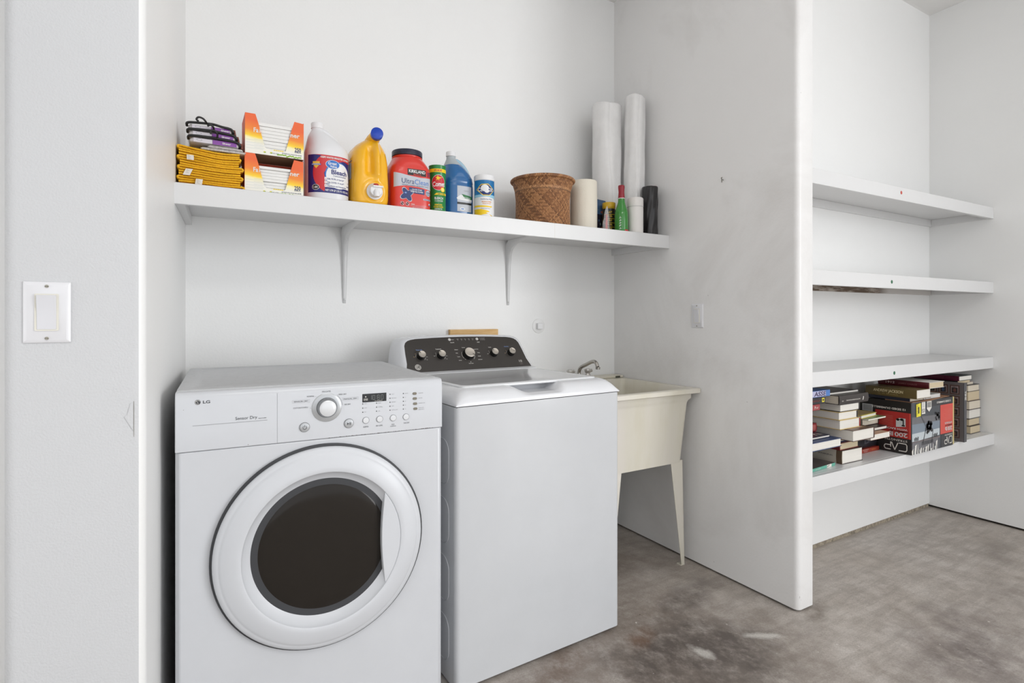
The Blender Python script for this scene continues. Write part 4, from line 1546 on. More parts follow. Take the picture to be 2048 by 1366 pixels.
M_LW = mat('white_label', (232, 232, 232), 0.35)
d = Decal()
u0, u1, v0, v1 = -0.0800, 0.0850, 0.030, 0.1640
d.rect(u0, u1, v0, v1, M_NAVY)
rg = []
for k in range(24):
    a = R(-115 - 155 * k / 23)
    rg.append((0.010 + 0.068 * math.cos(a), 0.100 + 0.073 * math.sin(a)))
rg = [p for p in rg if p[1] < v1] + [(-0.055, v1), (u1, v1), (u1, 0.1450), (0.05, 0.1490), (0.0, 0.1330), (-0.020, 0.100), (-0.013, 0.066)]
d.poly(rg, M_RED, 1)
d.ell(0.030, 0.0950, 0.047, 0.048, M_LBLUE, 2).ell(0.032, 0.0930, 0.045, 0.046, M_LW, 3)
d.rect(0.07, u1, 0.0, 0.0, M_NAVY, 0) if False else None
d.ell(0.010, 0.1320, 0.0245, 0.0160, M_LW, 4).ell(0.010, 0.1320, 0.0230, 0.0148, M_LBLUE, 5)
d.text('Great', 0.0085, 0.1360, 0.0095, M_LW, layer=6, width=0.030).text('Value', 0.0120, 0.1250, 0.0080, M_LW, layer=6, width=0.024)
d.text('Bleach', 0.0340, 0.1060, 0.0155, M_NAVY, layer=6, width=0.058)
d.text('Concentrated', 0.0350, 0.0925, 0.0060, mat('slate_blue_print', (90, 96, 140), 0.5), layer=6, bold=False, width=0.048)
d.text('KEEPS WHITES BRIGHTER LONGER', 0.0220, 0.1555, 0.0062, M_LW, layer=4, width=0.105)
for k, s_ in enumerate(('Kills 99.9% of Germs*', 'Kills COVID-19 virus**', 'Disinfects and Deodorizes')):
    vv = 0.0800 - 0.0125 * k
    d.rect(-0.018, 0.076, vv - 0.0050, vv + 0.0050, M_LW, 5)
    d.text(s_, -0.009, vv, 0.0050, M_NAVY, layer=6, align='L', width=0.060 if k < 2 else 0.070)
    d.poly([(-0.015, vv - 0.002), (-0.011, vv), (-0.015, vv + 0.002)], M_RED, 6)
d.text('NET 3.78 QT (121 FL OZ) 3.57L', 0.0290, 0.0395, 0.0062, M_LW, layer=4, width=0.088)
d.ell(-0.0480, 0.0480, 0.0130, 0.0100, M_LW, 3).ell(-0.0480, 0.0480, 0.0118, 0.0088, M_BLACK, 4)
d.text('1.4X', -0.0480, 0.0480, 0.0070, M_LW, layer=5, width=0.017)
MGo = mat('gold_print', (226, 180, 60), 0.5)
d.poly([(-0.058, 0.139), (-0.034, 0.139), (-0.034, 0.128), (-0.046, 0.114), (-0.058, 0.128)], MGo, 3)
d.rect(-0.062, -0.030, 0.126, 0.131, M_LBLUE, 4).text('DISINFECTS', -0.046, 0.1285, 0.0026, M_LW, layer=5, width=0.028)
d.build('label', t, B.mapper(0.10, -92.0), step=0.006)

# ---- yellow detergent bottle with tap
t = thing('detergent_bottle', 'big yellow laundry detergent bottle with a blue cap and white tap', 'detergent bottle', (0.5770, 2.105, ZS), 0)
M_YEL = mat('yellow_glossy_plastic', (244, 182, 30), 0.22, coat=0.3)


def ydisp(th, z):
    # only the front face: finger recess beside the moulded grip, ring around the tap
    a = math.degrees(th) % 360
    if not 215 < a < 325:
        return 0.0
    x = math.tan(R(a - 270)) * 0.098
    def g(c, s_):
        return math.exp(-((x - c) / s_) ** 2)
    zz = max(0, min(1, (z - 0.105) / 0.02)) * max(0, min(1, (0.225 - z) / 0.02))
    dsp = -0.014 * math.exp(-((x + 0.012) / 0.014) ** 4) * zz
    dsp += 0.013 * g(0.017, 0.011) * max(0, min(1, (z - 0.085) / 0.03))
    rr = math.hypot(x - 0.006, z - 0.052)
    dsp += 0.0025 * math.exp(-((rr - 0.041) / 0.004) ** 2)
    return dsp


B = Body([(0, .052, .084, 4, 0, 0), (.005, .0610, .093, 4.2, 0, 0), (.013, .0670, .097, 4.5, 0, 0), (.028, .0700, .098, 4.5, 0, 0), (.08, .0705, .099, 4.5, 0, 0), (.13, .0690, .098, 4.2, 0, 0), (.16, .0690, .098, 4.0, 0, 0), (.185, .0670, .096, 3.6, 0, 0),
          (.205, .0645, .092, 3.4, 0.001, 0.002), (.222, .0590, .085, 3.0, 0.003, 0.004), (.237, .0490, .074, 2.6, 0.006, 0.0), (.250, .0360, .056, 2.3, 0.010, -0.010), (.262, .021, .034, 2.0, 0.014, -0.020), (.266, .008, .012, 2.0, 0.015, -0.022)], dz=0.004, seg=160, disp=ydisp)
bm = bmesh.new()
B.mesh(bm)
finish('bottle', bm, M_YEL, t, smooth=70)
# slanting neck that carries the cap towards the front
bm = bmesh.new()
tube(bm, [(0.008, -0.010, 0.232), (0.0145, -0.046, 0.258), (0.0175, -0.066, 0.2660), (0.0190, -0.082, 0.2685)], [0.030, 0.0245, 0.0215, 0.0205], 28)
finish('neck', bm, M_YEL, t, smooth=60)
bm = bmesh.new()
tube(bm, [(0.0190, -0.0800, 0.2685), (0.0189, -0.0810, 0.2686), (0.0160, -0.0985, 0.2700), (0.0157, -0.1000, 0.2701)], [0.0215, 0.0225, 0.0225, 0.0205], 36)
finish('cap', bm, mat('royal_blue_plastic', (20, 64, 176), 0.35), t, smooth=50)
# tap
bm = bmesh.new()
tube(bm, [(0.006, -0.095, 0.052), (0.006, -0.104, 0.052), (0.006, -0.108, 0.052), (0.006, -0.122, 0.050), (0.006, -0.124, 0.050)], [0.0300, 0.0300, 0.0240, 0.0225, 0.0200], 36)
tube(bm, [(0.006, -0.118, 0.052), (0.006, -0.126, 0.043), (0.006, -0.127, 0.028)], [0.010, 0.0105, 0.010], 20)
tap = finish('tap', bm, M_PLASTW, t, smooth=50)
bm = bmesh.new()
prism(bm, rrect(-0.008, 0.029, 0.0625, 0.0690, 0.002), -0.131, -0.115, 'y')
finish('tap_lever', bm, M_PLASTW, tap, bevel=0.0015)
bm = bmesh.new()
lathe(bm, [(0.0095, 0.068), (0.0095, 0.0745), (0.008, 0.0765)], (0.006, -0.1185, 0), 24)
finish('tap_button', bm, mat('red_plastic', (176, 32, 28), 0.35), tap)
# side label
d = Decal()
d.rect(-0.055, 0.060, 0.018, 0.168, M_NAVY).rect(-0.05, 0.055, 0.10, 0.16, mat('silver_label', (188, 192, 200), 0.35), 1).rect(-0.04, 0.04, 0.03, 0.09, M_YEL, 1)
d.build('side_label', t, B.mapper(0.10, 180.0), step=0.01)

# ---- red tub
t = thing('detergent_tub', 'red plastic tub of laundry pacs with a dark navy screw lid', 'tub', (0.7400, 2.095, ZS), 0)
M_TUB = mat('bright_red_plastic', (214, 52, 42), 0.28, coat=0.2)
B = Body([(0, .073, .066, 5, 0, 0), (.004, .0785, .070, 5, 0, 0), (.02, .080, .072, 5, 0, 0), (.150, .0800, .072, 5, 0, 0), (.168, .0775, .071, 4.6, 0, 0), (.186, .0700, .068, 3.6, 0, 0), (.200, .0635, .0635, 2.8, 0, 0), (.2085, .0605, .0605, 2.2, 0, 0),
          (.2125, .0585, .0585, 2, 0, 0), (.2140, .0600, .0600, 2, 0, 0), (.2170, .0600, .0600, 2, 0, 0), (.2185, .0560, .0560, 2, 0, 0), (.226, .056, .056, 2, 0, 0)], seg=96)
bm = bmesh.new()
B.mesh(bm)
finish('tub', bm, M_TUB, t, smooth=55)
bm = bmesh.new()
lathe(bm, [(0.0575, 0.2205), (0.0600, 0.2215), (0.0600, 0.2400), (0.0585, 0.2425), (0.052, 0.2430), (0.0005, 0.2430)], seg=64)
finish('lid', bm, mat('dark_navy_plastic', (32, 36, 58), 0.35), t, smooth=40)
d = Decal()
MSL = mat('silver_label', (188, 192, 200), 0.35)
MDB = mat('deep_blue_print', (30, 52, 108), 0.35)
MOR = mat('orange_glow_print', (232, 110, 58), 0.35)
band = [(-0.078, 0.086), (-0.03, 0.094), (0.02, 0.0935), (0.078, 0.0850), (0.078, 0.1330), (0.03, 0.1300), (-0.02, 0.1340), (-0.078, 0.1430)]
d.poly(band, MSL, 1)
d.rect(-0.0230, 0.0520, 0.1365, 0.1610, M_BLACK, 2)
d.text('KIRKLAND', 0.0150, 0.1520, 0.0115, M_LW, layer=3, width=0.0660)
d.text('Signature', 0.0150, 0.1410, 0.0048, M_TUB, layer=3, width=0.030)
d.text('Ultra', -0.0460, 0.1120, 0.0190, MDB, layer=3, align='L', width=0.0490, bold=False)
d.text('Clean', 0.0050, 0.1120, 0.0190, M_LBLUE, layer=3, align='L', width=0.0570, bold=False)
d.text('PREMIUM LAUNDRY DETERGENT PACS', 0.0080, 0.0965, 0.0040, MDB, layer=3, bold=False, width=0.1060)
d.text('152', 0.0660, 0.1500, 0.0110, MDB, layer=3, width=0.0170).text('PACS', 0.0660, 0.1400, 0.0048, MDB, layer=3, width=0.0160)
d.poly([(-0.0170, 0.0680), (0.0450, 0.0650), (0.0450, 0.0860), (-0.0170, 0.0890)], MDB, 2)
d.text('TOUGH STAIN', 0.0140, 0.0815, 0.0048, M_LW, layer=3, width=0.0400).text('FIGHTING POWER', 0.0140, 0.0735, 0.0048, M_LW, layer=3, width=0.0500)
d.ell(0.0620, 0.0730, 0.0120, 0.0120, MSL, 2).text('ODOR', 0.0620, 0.0750, 0.0065, MDB, layer=3, width=0.0220).text('FIGHTER', 0.0620, 0.0670, 0.0035, MDB, layer=3, width=0.0160)
d.rect(0.0400, 0.0760, 0.0440, 0.0500, MSL, 2).text('FRESH SCENT', 0.0580, 0.0470, 0.0036, MDB, layer=3, width=0.0300)
pod = []
for k in range(48):
    a = 2 * math.pi * k / 48
    rr_ = 0.021 + 0.0065 * math.cos(4 * a - math.pi + 0.9)
    pod.append((-0.0255 + rr_ * math.cos(a), 0.0600 + rr_ * math.sin(a)))
d.poly([(-0.0255 + (p[0] + 0.0255) * 1.12, 0.06 + (p[1] - 0.06) * 1.12) for p in pod], MSL, 2).poly(pod, MDB, 3)
d.ell(-0.031, 0.066, 0.0045, 0.0030, mat('pod_glint_print', (120, 150, 206), 0.3), 4)
for x in (-0.044, -0.024):
    d.ell(x, 0.0240, 0.0080, 0.0080, MSL, 2).ell(x, 0.0240, 0.0068, 0.0068, M_TUB, 3)
    d.ell(x, 0.0240, 0.0045, 0.0055, M_BLACK, 4)
    d.line((x - 0.0048, 0.0288), (x + 0.0048, 0.0192), 0.0012, M_LW, 5)
d.text('WARNING:', -0.0100, 0.0240, 0.0034, M_LW, layer=3, align='L', width=0.0150)
d.text('HARMFUL IF PUT IN MOUTH OR SWALLOWED. KEEP OUT OF REACH.', 0.0250, 0.0190, 0.0024, MSL, layer=3, bold=False, width=0.0700)
d.text('NET WT 6.98 LB (3.16 kg)', 0.0200, 0.0135, 0.0030, MSL, layer=3, bold=False, width=0.0460)
d.ell(0.0680, 0.0290, 0.0045, 0.0045, M_LW, 2).ell(0.0680, 0.0270, 0.0036, 0.0022, M_LBLUE, 3)
rn = random.Random(9)
d.build('label', t, B.mapper(0.09, -90.0), step=0.006)

# ---- green cleanser can
t = thing('cleanser_can', 'green cardboard can of scouring powder with a red round emblem', 'can', (0.8660, 2.088, ZS), 0)
bm = bmesh.new()
M_CAN = mat('green_can_print', (24, 128, 58), 0.3, coat=0.1, var=0.1, vscale=30)
lathe(bm, [(0.0350, 0.0), (0.0350, 0.002), (0.0345, 0.003), (0.0345, 0.1975), (0.0352, 0.199), (0.0352, 0.2015), (0.0335, 0.2020), (0.0330, 0.2005), (0.0005, 0.2005)], seg=56)
finish('can_body', bm, M_CAN, t, smooth=40)
B = Body([(0, .0346, .0346, 2, 0, 0), (.2, .0346, .0346, 2, 0, 0)])
d = Decal()
MYL = mat('label_yellow', (246, 206, 20), 0.4)
d.rect(-0.045, 0.045, 0.1720, 0.1860, MYL, 1).text('50% MORE', -0.002, 0.1790, 0.0080, M_RED, layer=2, width=0.0330)
d.ell(0.0, 0.1300, 0.0285, 0.0320, M_LW, 1).ell(0.0, 0.1300, 0.0270, 0.0305, M_RED, 2)
st = []
for k in range(10):
    a = R(90 + 36 * k)
    rr_ = 0.0125 if k % 2 == 0 else 0.0050
    st.append((-0.003 + rr_ * math.cos(a) * 0.8, 0.1480 + rr_ * math.sin(a)))
d.poly(st, MYL, 3).poly([(0.001, 0.1480), (0.018, 0.1535), (0.002, 0.1440)], MYL, 4)
d.text('Comet', 0.0015, 0.1240, 0.0185, M_LW, layer=4, width=0.0500, rot=3)
d.ell(0.0180, 0.1020, 0.0095, 0.0095, MYL, 3).ell(0.0180, 0.1020, 0.0065, 0.0065, mat('lemon_pale', (250, 230, 120), 0.4), 4)
d.poly([(-0.018, 0.0800), (0.040, 0.0800), (0.040, 0.0880), (-0.008, 0.0880)], MYL, 2).text('LEMON FRESH', 0.013, 0.0840, 0.0048, mat('green_print', (20, 110, 50), 0.4), layer=3, width=0.0330)
d.text('BLEACH', 0.0020, 0.0670, 0.0090, M_LW, layer=2, width=0.0360).text('CLEANSER', 0.0020, 0.0560, 0.0060, M_LW, layer=2, width=0.0340, bold=False)
d.text('REMOVES', 0.0, 0.0400, 0.0058, MYL, layer=2, width=0.0300).text('TOUGH STAINS', 0.0, 0.0315, 0.0058, MYL, layer=2, width=0.0400).text('DISINFECTS', 0.0, 0.0230, 0.0046, M_LW, layer=2, width=0.0300)
d.build('label', t, B.mapper(0.1, -104.0), step=0.004)

# ---- blue fluid jug
t = thing('fluid_jug', 'clear plastic gallon jug of blue washer fluid with a white cap', 'jug', (0.9860, 2.176, ZS), 0)
B = Body([(0, .060, .060, 3, 0, 0), (.006, .068, .068, 3, 0, 0), (.018, .0705, .0705, 3, 0, 0), (.022, .0690, .0690, 3, 0, 0), (.028, .0705, .0705, 3, 0, 0), (.150, .0705, .0705, 3, 0, 0), (.155, .0690, .0690, 3, 0, 0), (.160, .0705, .0705, 3, 0, 0), (.180, .0690, .0690, 2.8, 0, 0),
          (.200, .0620, .0640, 2.5, -.002, 0), (.222, .0500, .0550, 2.2, -.007, 0), (.238, .0400, .0430, 2.1, -.012, 0)])
bm = bmesh.new()
B.mesh(bm)
finish('blue_fluid_body', bm, mat('blue_washer_fluid', (30, 98, 156), 0.2, coat=0.4, var=0.06, vscale=8), t, smooth=50)
B2 = Body([(.2381, .0400, .0430, 2.1, -.012, 0), (.256, .0280, .0300, 2.0, -.017, 0), (.268, .0205, .0205, 2, -.020, 0), (.284, .0190, .0190, 2, -.020, 0)])
bm = bmesh.new()
B2.mesh(bm)
M_CLR = mat('cloudy_clear_plastic', (196, 204, 208), 0.25, trans=0.25)
finish('clear_shoulder', bm, M_CLR, t, smooth=50)
jug_handle(t, [(-0.012, -0.002, 0.263), (0.010, -0.002, 0.262), (0.034, -0.002, 0.245), (0.052, -0.002, 0.222), (0.062, -0.002, 0.196), (0.062, -0.002, 0.170)], 0.0095, mat('pale_blue_clear_plastic', (158, 190, 208), 0.25))
bm = bmesh.new()
lathe(bm, [(0.0205, 0.279), (0.0218, 0.280), (0.0218, 0.2965), (0.0205, 0.2990), (0.0005, 0.2995)], (-0.020, 0, 0), 36)
finish('cap', bm, M_PLASTW, t, smooth=40)
d = Decal()
d.rect(0.006, 0.075, 0.034, 0.142, MSL, 0).poly([(0.003, 0.090), (0.020, 0.104), (0.078, 0.096), (0.078, 0.078), (0.006, 0.084)], M_LW, 1)
d.poly([(0.026, 0.108), (0.078, 0.100), (0.078, 0.088), (0.040, 0.090)], mat('green_print', (20, 110, 50), 0.4), 2)
marks(d, 0.024, 0.070, 0.093, 0.0080, M_LW, False, 7, 3)
d.rect(0.006, 0.078, 0.064, 0.073, M_BLACK, 1)
d.ell(0.030, 0.045, 0.012, 0.006, M_LW, 1).ell(0.030, 0.045, 0.008, 0.003, mat('blue_print', (128, 156, 206), 0.5), 2)
marks(d, 0.036, 0.062, 0.122, 0.0070, M_INKL, False, 5, 1)
d.build('label', t, B.mapper(0.1, -112.0), step=0.006)

# ---- wipes canister
t = thing('wipes_canister', 'white and yellow canister of disinfecting wipes with a blue band', 'canister', (1.0820, 2.088, ZS), 0)
B = Body([(0, .0415, .0415, 2, 0, 0), (.003, .0430, .0430, 2, 0, 0), (.160, .0430, .0430, 2, 0, 0), (.167, .0425, .0425, 2, 0, 0)])
bm = bmesh.new()
B.mesh(bm)
finish('canister_body', bm, M_LW, t, smooth=40)
bm = bmesh.new()
lathe(bm, [(0.0432, 0.1672), (0.0442, 0.1680), (0.0442, 0.1860), (0.0425, 0.1895), (0.0380, 0.1915), (0.0340, 0.1905), (0.0005, 0.1900)], seg=48)
finish('cap', bm, M_PLASTW, t, smooth=40)
MTB = mat('teal_blue_print', (14, 110, 168), 0.35)
M_LTB = mat('pale_blue_print', (150, 200, 222), 0.4)
d = Decal()
d.rect(-0.060, 0.060, 0.104, 0.1655, MTB, 0).poly([(-0.060, 0.104), (-0.060, 0.092), (0.0, 0.096), (0.060, 0.088), (0.060, 0.104)], M_LTB, 0)
d.poly([(-0.042, 0.125), (-0.020, 0.148), (0.010, 0.150), (0.042, 0.125), (0.016, 0.100), (-0.012, 0.100)], MYL, 1)
d.poly([(-0.038, 0.125), (-0.019, 0.145), (0.009, 0.147), (0.038, 0.125), (0.015, 0.1030), (-0.011, 0.1030)], mat('navy_print', (34, 52, 110), 0.5), 2)
d.text('CLOROX', 0.0, 0.1250, 0.0150, M_LW, layer=4, width=0.066)
d.ell(-0.004, 0.132, 0.017, 0.014, M_LW, 3).ell(0.004, 0.120, 0.010, 0.009, M_LW, 3)
d.text('Disinfecting Wipes', 0.004, 0.0850, 0.0050, MDB, layer=1, bold=False, width=0.052)
d.text('BLEACH-FREE', 0.004, 0.0740, 0.0050, mat('orange_print', (230, 150, 50), 0.4), layer=1, width=0.042).text('KILLS 99.9%', 0.004, 0.0660, 0.0040, mat('orange_print', (230, 150, 50), 0.4), layer=1, width=0.036)
d.poly([(-0.060, 0.060), (0.030, 0.056), (0.026, 0.051), (-0.060, 0.052)], MYL, 1)
d.text('Crisp Lemon Scent', 0.000, 0.0455, 0.0036, MDB, layer=1, bold=False, width=0.040)
d.poly([(-0.060, 0.002), (0.060, 0.002), (0.060, 0.012), (0.030, 0.022), (0.010, 0.036), (-0.020, 0.043), (-0.060, 0.043)], MYL, 1)
d.poly([(0.000, 0.028), (0.020, 0.032), (0.045, 0.018), (0.040, 0.012), (0.020, 0.020)], M_LW, 2).poly([(-0.020, 0.018), (0.010, 0.024), (0.030, 0.010), (0.028, 0.006), (0.0, 0.012)], M_LW, 2)
d.build('label', t, B.mapper(0.1, -108.0), step=0.004)

# ---- woven basket
def basket():
    bm = bmesh.new()
    nseg, nz = 720, 210
    H = 0.2230
    lay = bm.loops.layers.float_color.new('tone')
    def prof(f):
        pts = [(0.0, 0.1290), (0.12, 0.1275), (0.35, 0.1260), (0.60, 0.1255), (0.80, 0.1300), (0.90, 0.1370), (1.0, 0.1420)]
        for a, b in zip(pts, pts[1:]):
            if f <= b[0]:
                k = (f - a[0]) / (b[0] - a[0])
                k = k * k * (3 - 2 * k) if False else k
                return a[1] + (b[1] - a[1]) * k
        return pts[-1][1]
    rn = random.Random(2)
    tint = [rn.uniform(0.0, 1.0) for _ in range(4096)]
    NA = 110
    def weave(u, v):
        a = u * NA + v * 34
        b = u * NA - v * 34
        i, j = math.floor(a), math.floor(b)
        fa, fb = a - i - 0.5, b - j - 0.5
        if (i - j) % 4 < 2:
            return (1 - (2 * abs(fa)) ** 3.0) * (0.75 + 0.25 * math.cos(math.pi * fb)), tint[(i * 13 + 7) % 4096]
        return (1 - (2 * abs(fb)) ** 3.0) * (0.75 + 0.25 * math.cos(math.pi * fa)), tint[(j * 17 + 901) % 4096]
    vv, tone = [], []
    for k in range(nz + 1):
        f = k / nz
        row, tr = [], []
        for s_ in range(nseg):
            u = s_ / nseg
            th = 2 * math.pi * u
            h, tn = weave(u, f * H / 0.26)
            groove = 0.0
            for g_ in (0.755,):
                groove += math.exp(-((f - g_) / 0.012) ** 2)
            r = prof(f) + 0.0022 * h
            row.append(bm.verts.new((r * math.cos(th), r * math.sin(th), f * H)))
            tr.append(max(0.0, min(1.0, (0.25 + 0.55 * tn) * (0.35 + 0.65 * h) * (1 - 0.75 * min(1, groove)))))  # strand tint, painted darker in the weave gaps as shade
        vv.append(row)
        tone.append(tr)
    for k in range(nz):
        for s_ in range(nseg):
            j = (s_ + 1) % nseg
            f = bm.faces.new((vv[k][s_], vv[k][j], vv[k + 1][j], vv[k + 1][s_]))
            for lp, tv in zip(f.loops, (tone[k][s_], tone[k][j], tone[k + 1][j], tone[k + 1][s_])):
                lp[lay] = (tv, tv, tv, 1)
    # inner wall and floor
    inner = [[bm.verts.new(((prof(f) - 0.004) * math.cos(2 * math.pi * s_ / nseg), (prof(f) - 0.004) * math.sin(2 * math.pi * s_ / nseg), f * H)) for s_ in range(nseg)] for f in (1.0, 0.5, 0.02)]
    for a, b in zip([vv[-1]] + inner, inner):
        for s_ in range(nseg):
            j = (s_ + 1) % nseg
            bm.faces.new((a[s_], a[j], b[j], b[s_]))
    bm.faces.new(inner[-1])
    bm.faces.new(vv[0][::-1])
    # colour by strand tint, with shade painted between the strands
    m = bpy.data.materials.new('woven_palm_leaf')
    m.use_nodes = True
    g = NT(m)
    at = g.n('ShaderNodeAttribute', attribute_name='tone')
    c = g.ramp(at.outputs['Fac'], [(0.05, lin((64, 40, 24))), (0.30, lin((122, 80, 48))), (0.55, lin((160, 110, 68))), (0.8, lin((200, 152, 104)))])
    g.l(c, g.b.inputs['Base Color'])
    g.b.inputs['Roughness'].default_value = 0.45
    t = thing('woven_basket', 'round brown woven basket with a flared rolled rim', 'basket', (1.4300, 2.160, ZS))
    finish('basket_body', bm, m, t, smooth=0)
    bpy.context.view_layer.update()
    # plaited rim
    bm = bmesh.new()
    lay = bm.loops.layers.float_color.new('tone')
    ns, nt = 720, 14
    rows, tn = [], []
    for i in range(ns):
        u = i / ns
        th = 2 * math.pi * u
        row, tr = [], []
        for j in range(nt):
            ph = 2 * math.pi * j / nt
            s_ = (u * 120 + ph / (2 * math.pi) * 1.0) % 1.0
            idx = math.floor(u * 120 + ph / (2 * math.pi))
            hh = 1 - (2 * abs(s_ - 0.5)) ** 2.5
            rr = 0.0076 + 0.0014 * hh
            R0 = 0.1445
            row.append(bm.verts.new(((R0 + rr * math.cos(ph)) * math.cos(th), (R0 + rr * math.cos(ph)) * math.sin(th), 0.2235 + rr * 0.9 * math.sin(ph))))
            tr.append(max(0, min(1, (0.28 + 0.5 * tint[(idx * 31) % 4096]) * (0.4 + 0.6 * hh))))  # same painted shade in the gaps of the plait
        rows.append(row)
        tn.append(tr)
    for i in range(ns):
        i2 = (i + 1) % ns
        for j in range(nt):
            j2 = (j + 1) % nt
            f = bm.faces.new((rows[i][j], rows[i2][j], rows[i2][j2], rows[i][j2]))
            for lp, tv in zip(f.loops, (tn[i][j], tn[i2][j], tn[i2][j2], tn[i][j2])):
                lp[lay] = (tv, tv, tv, 1)
    finish('rim', bm, m, t, smooth=0)


basket()

# ---- rolls at the right end
t = thing('paper_towel_roll', 'large cream paper towel roll standing right of the basket', 'paper roll', (1.6600, 2.143, ZS))
bm = bmesh.new()
lathe(bm, [(0.064, 0), (0.0655, 0.002), (0.066, 0.125), (0.0645, 0.248), (0.063, 0.2500), (0.020, 0.2500), (0.019, 0.235)], seg=56)
finish('paper', bm, mat('cream_paper', (226, 219, 204), 0.85, bump=(120, 0.35, 0.002)), t, smooth=50)
bm = bmesh.new()
lathe(bm, [(0.019, 0.001), (0.019, 0.2502), (0.0175, 0.2502), (0.0175, 0.001)], seg=32)
finish('cardboard_core', bm, M_CARD, t, smooth=50)


def wrap_roll(label, x, y, r, h, seed, tilt=(0, 0)):
    t = thing('bubble_wrap_roll', label, 'bubble wrap roll', (x, y, ZS), 0, 'rolls of bubble wrap')
    bm = bmesh.new()
    rn = random.Random(seed)
    ns, nz = 110, int(h / 0.0042)
    ph = [rn.uniform(0, 6) for _ in range(6)]
    rings = []
    for k in range(nz + 1):
        z = h * k / nz
        ring = []
        for s_ in range(ns):
            th = 2 * math.pi * s_ / ns
            # rows of bubbles and long soft creases
            bub = 0.5 + 0.5 * math.cos(th * 26 + (math.pi if int(z / 0.012) % 2 else 0)) * math.cos(2 * math.pi * z / 0.012)
            cr = math.sin(3 * th + ph[0] + z * 4) * 0.0022 + math.sin(7 * th + ph[1] - z * 9) * 0.0012 + math.sin(z * 26 + ph[2] + 2 * th) * 0.0010
            seam = -0.0022 * math.exp(-(((th - R(250 + 8 * math.sin(z * 7 + seed))) / 0.06) ** 2))
            top = min(1.0, (h - z) / 0.006 + 0.9)
            rr = (r - 0.003 + cr + seam + 0.0011 * bub) * top
            zz = z + (0.004 * math.sin(2 * th + ph[3]) * (z / h) ** 8)
            ring.append((rr * math.cos(th) + tilt[0] * z, rr * math.sin(th) + tilt[1] * z, zz))
        rings.append(ring)
    loops(bm, rings)
    m = mat('bubble_wrap_plastic', (240, 239, 238), 0.28, trans=0.1, sss=0.2, coat=0.15, var=0.03, vscale=20)
    finish('wrapped_plastic', bm, m, t, smooth=80)
    bm = bmesh.new()
    rr = [(r * 0.25, h + 0.0005), (r * 0.25, h + 0.002), (r * 0.2, h + 0.002), (r * 0.2, h - 0.02)]
    lathe(bm, rr, (tilt[0] * h, tilt[1] * h, 0), 24)
    finish('core', bm, M_CARD, t)
    return t


wrap_roll('wider and shorter tall roll of bubble wrap in the shelf corner', 1.895, 2.245, 0.078, 0.700, 1, (-0.012, 0.0))
wrap_roll('thinner and taller roll of bubble wrap against the dividing wall', 2.0000, 2.150, 0.0560, 0.735, 2)

t = thing('plastic_roll', 'short white roll of plastic bags with a taped band, beside the green bottle', 'bag roll', (1.8960, 2.034, ZS))
bm = bmesh.new()
lathe(bm, [(0.037, 0), (0.0385, 0.003), (0.039, 0.12), (0.0385, 0.130), (0.0392, 0.133), (0.0388, 0.170), (0.0365, 0.1745), (0.012, 0.1745), (0.011, 0.16)], seg=48)
finish('wound_plastic', bm, mat('white_matte_film', (226, 222, 218), 0.4, bump=(30, 0.5, 0.003)), t, smooth=50)
bm = bmesh.new()
lathe(bm, [(0.0386, 0.1295), (0.0396, 0.1300), (0.0396, 0.1312), (0.0386, 0.1318)], seg=48, caps=(False, False))
finish('band', bm, mat('grey_tape_edge', (176, 176, 172), 0.5), t)

t = thing('bag_roll', 'black roll of bin bags with a red spot on top', 'bag roll', (2.0120, 2.053, ZS))
bm = bmesh.new()
rings = []
for k in range(41):
    z = 0.247 * k / 40
    ring = []
    for s_ in range(64):
        th = 2 * math.pi * s_ / 64
        rr = 0.0395 + 0.0012 * math.sin(5 * th + z * 30) + 0.0009 * math.sin(11 * th - z * 50)
        if k == 40:
            rr -= 0.002
        ring.append((rr * math.cos(th), rr * math.sin(th), z))
    rings.append(ring)
loops(bm, rings)
finish('wound_bags', bm, mat('black_film', (30, 28, 29), 0.3), t, smooth=60)
bm = bmesh.new()
prism(bm, ellipse(0.006, -0.0245, 0.014, 0.012), 0.2471, 0.2478)
finish('red_spot', bm, M_RED, t)

# ---- green bottle
t = thing('glass_bottle', 'green glass bottle with a dark red foil top in front of the white rolls', 'bottle', (1.8180, 2.048, ZS))
bm = bmesh.new()
prof = [(0.0300, 0), (0.0325, 0.003), (0.0330, 0.02), (0.0330, 0.080), (0.0325, 0.095), (0.0300, 0.108), (0.0255, 0.122), (0.0200, 0.138), (0.0170, 0.150), (0.0160, 0.1650), (0.0155, 0.1700)]
lathe(bm, prof, seg=48)
finish('bottle', bm, mat('green_glass', (52, 132, 50), 0.14, coat=0.4), t, smooth=60)
bm = bmesh.new()
lathe(bm, [(0.0158, 0.1690), (0.0162, 0.1700), (0.0150, 0.1860), (0.0140, 0.1990), (0.0150, 0.2120), (0.0160, 0.2210), (0.0158, 0.2290), (0.0140, 0.2320), (0.0004, 0.2330)], seg=40)
finish('foil_top', bm, mat('dark_red_foil', (146, 30, 44), 0.35, bump=(80, 0.6, 0.003)), t, smooth=50)
bm = bmesh.new()
lathe(bm, [(0.0161, 0.1660), (0.0169, 0.1664), (0.0168, 0.1688), (0.0160, 0.1692)], seg=40, caps=(False, False))
finish('neck_ring', bm, M_LW, t)
B = Body([(0, .0331, .0331, 2, 0, 0), (.1, .0331, .0331, 2, 0, 0)])
d = Decal()
marks(d, -0.016, 0.012, 0.078, 0.010, M_LW, True, 5)
d.rect(0.006, 0.036, 0.003, 0.012, M_RED, 1)
d.build('label', t, B.mapper(0.05, -112), step=0.003)

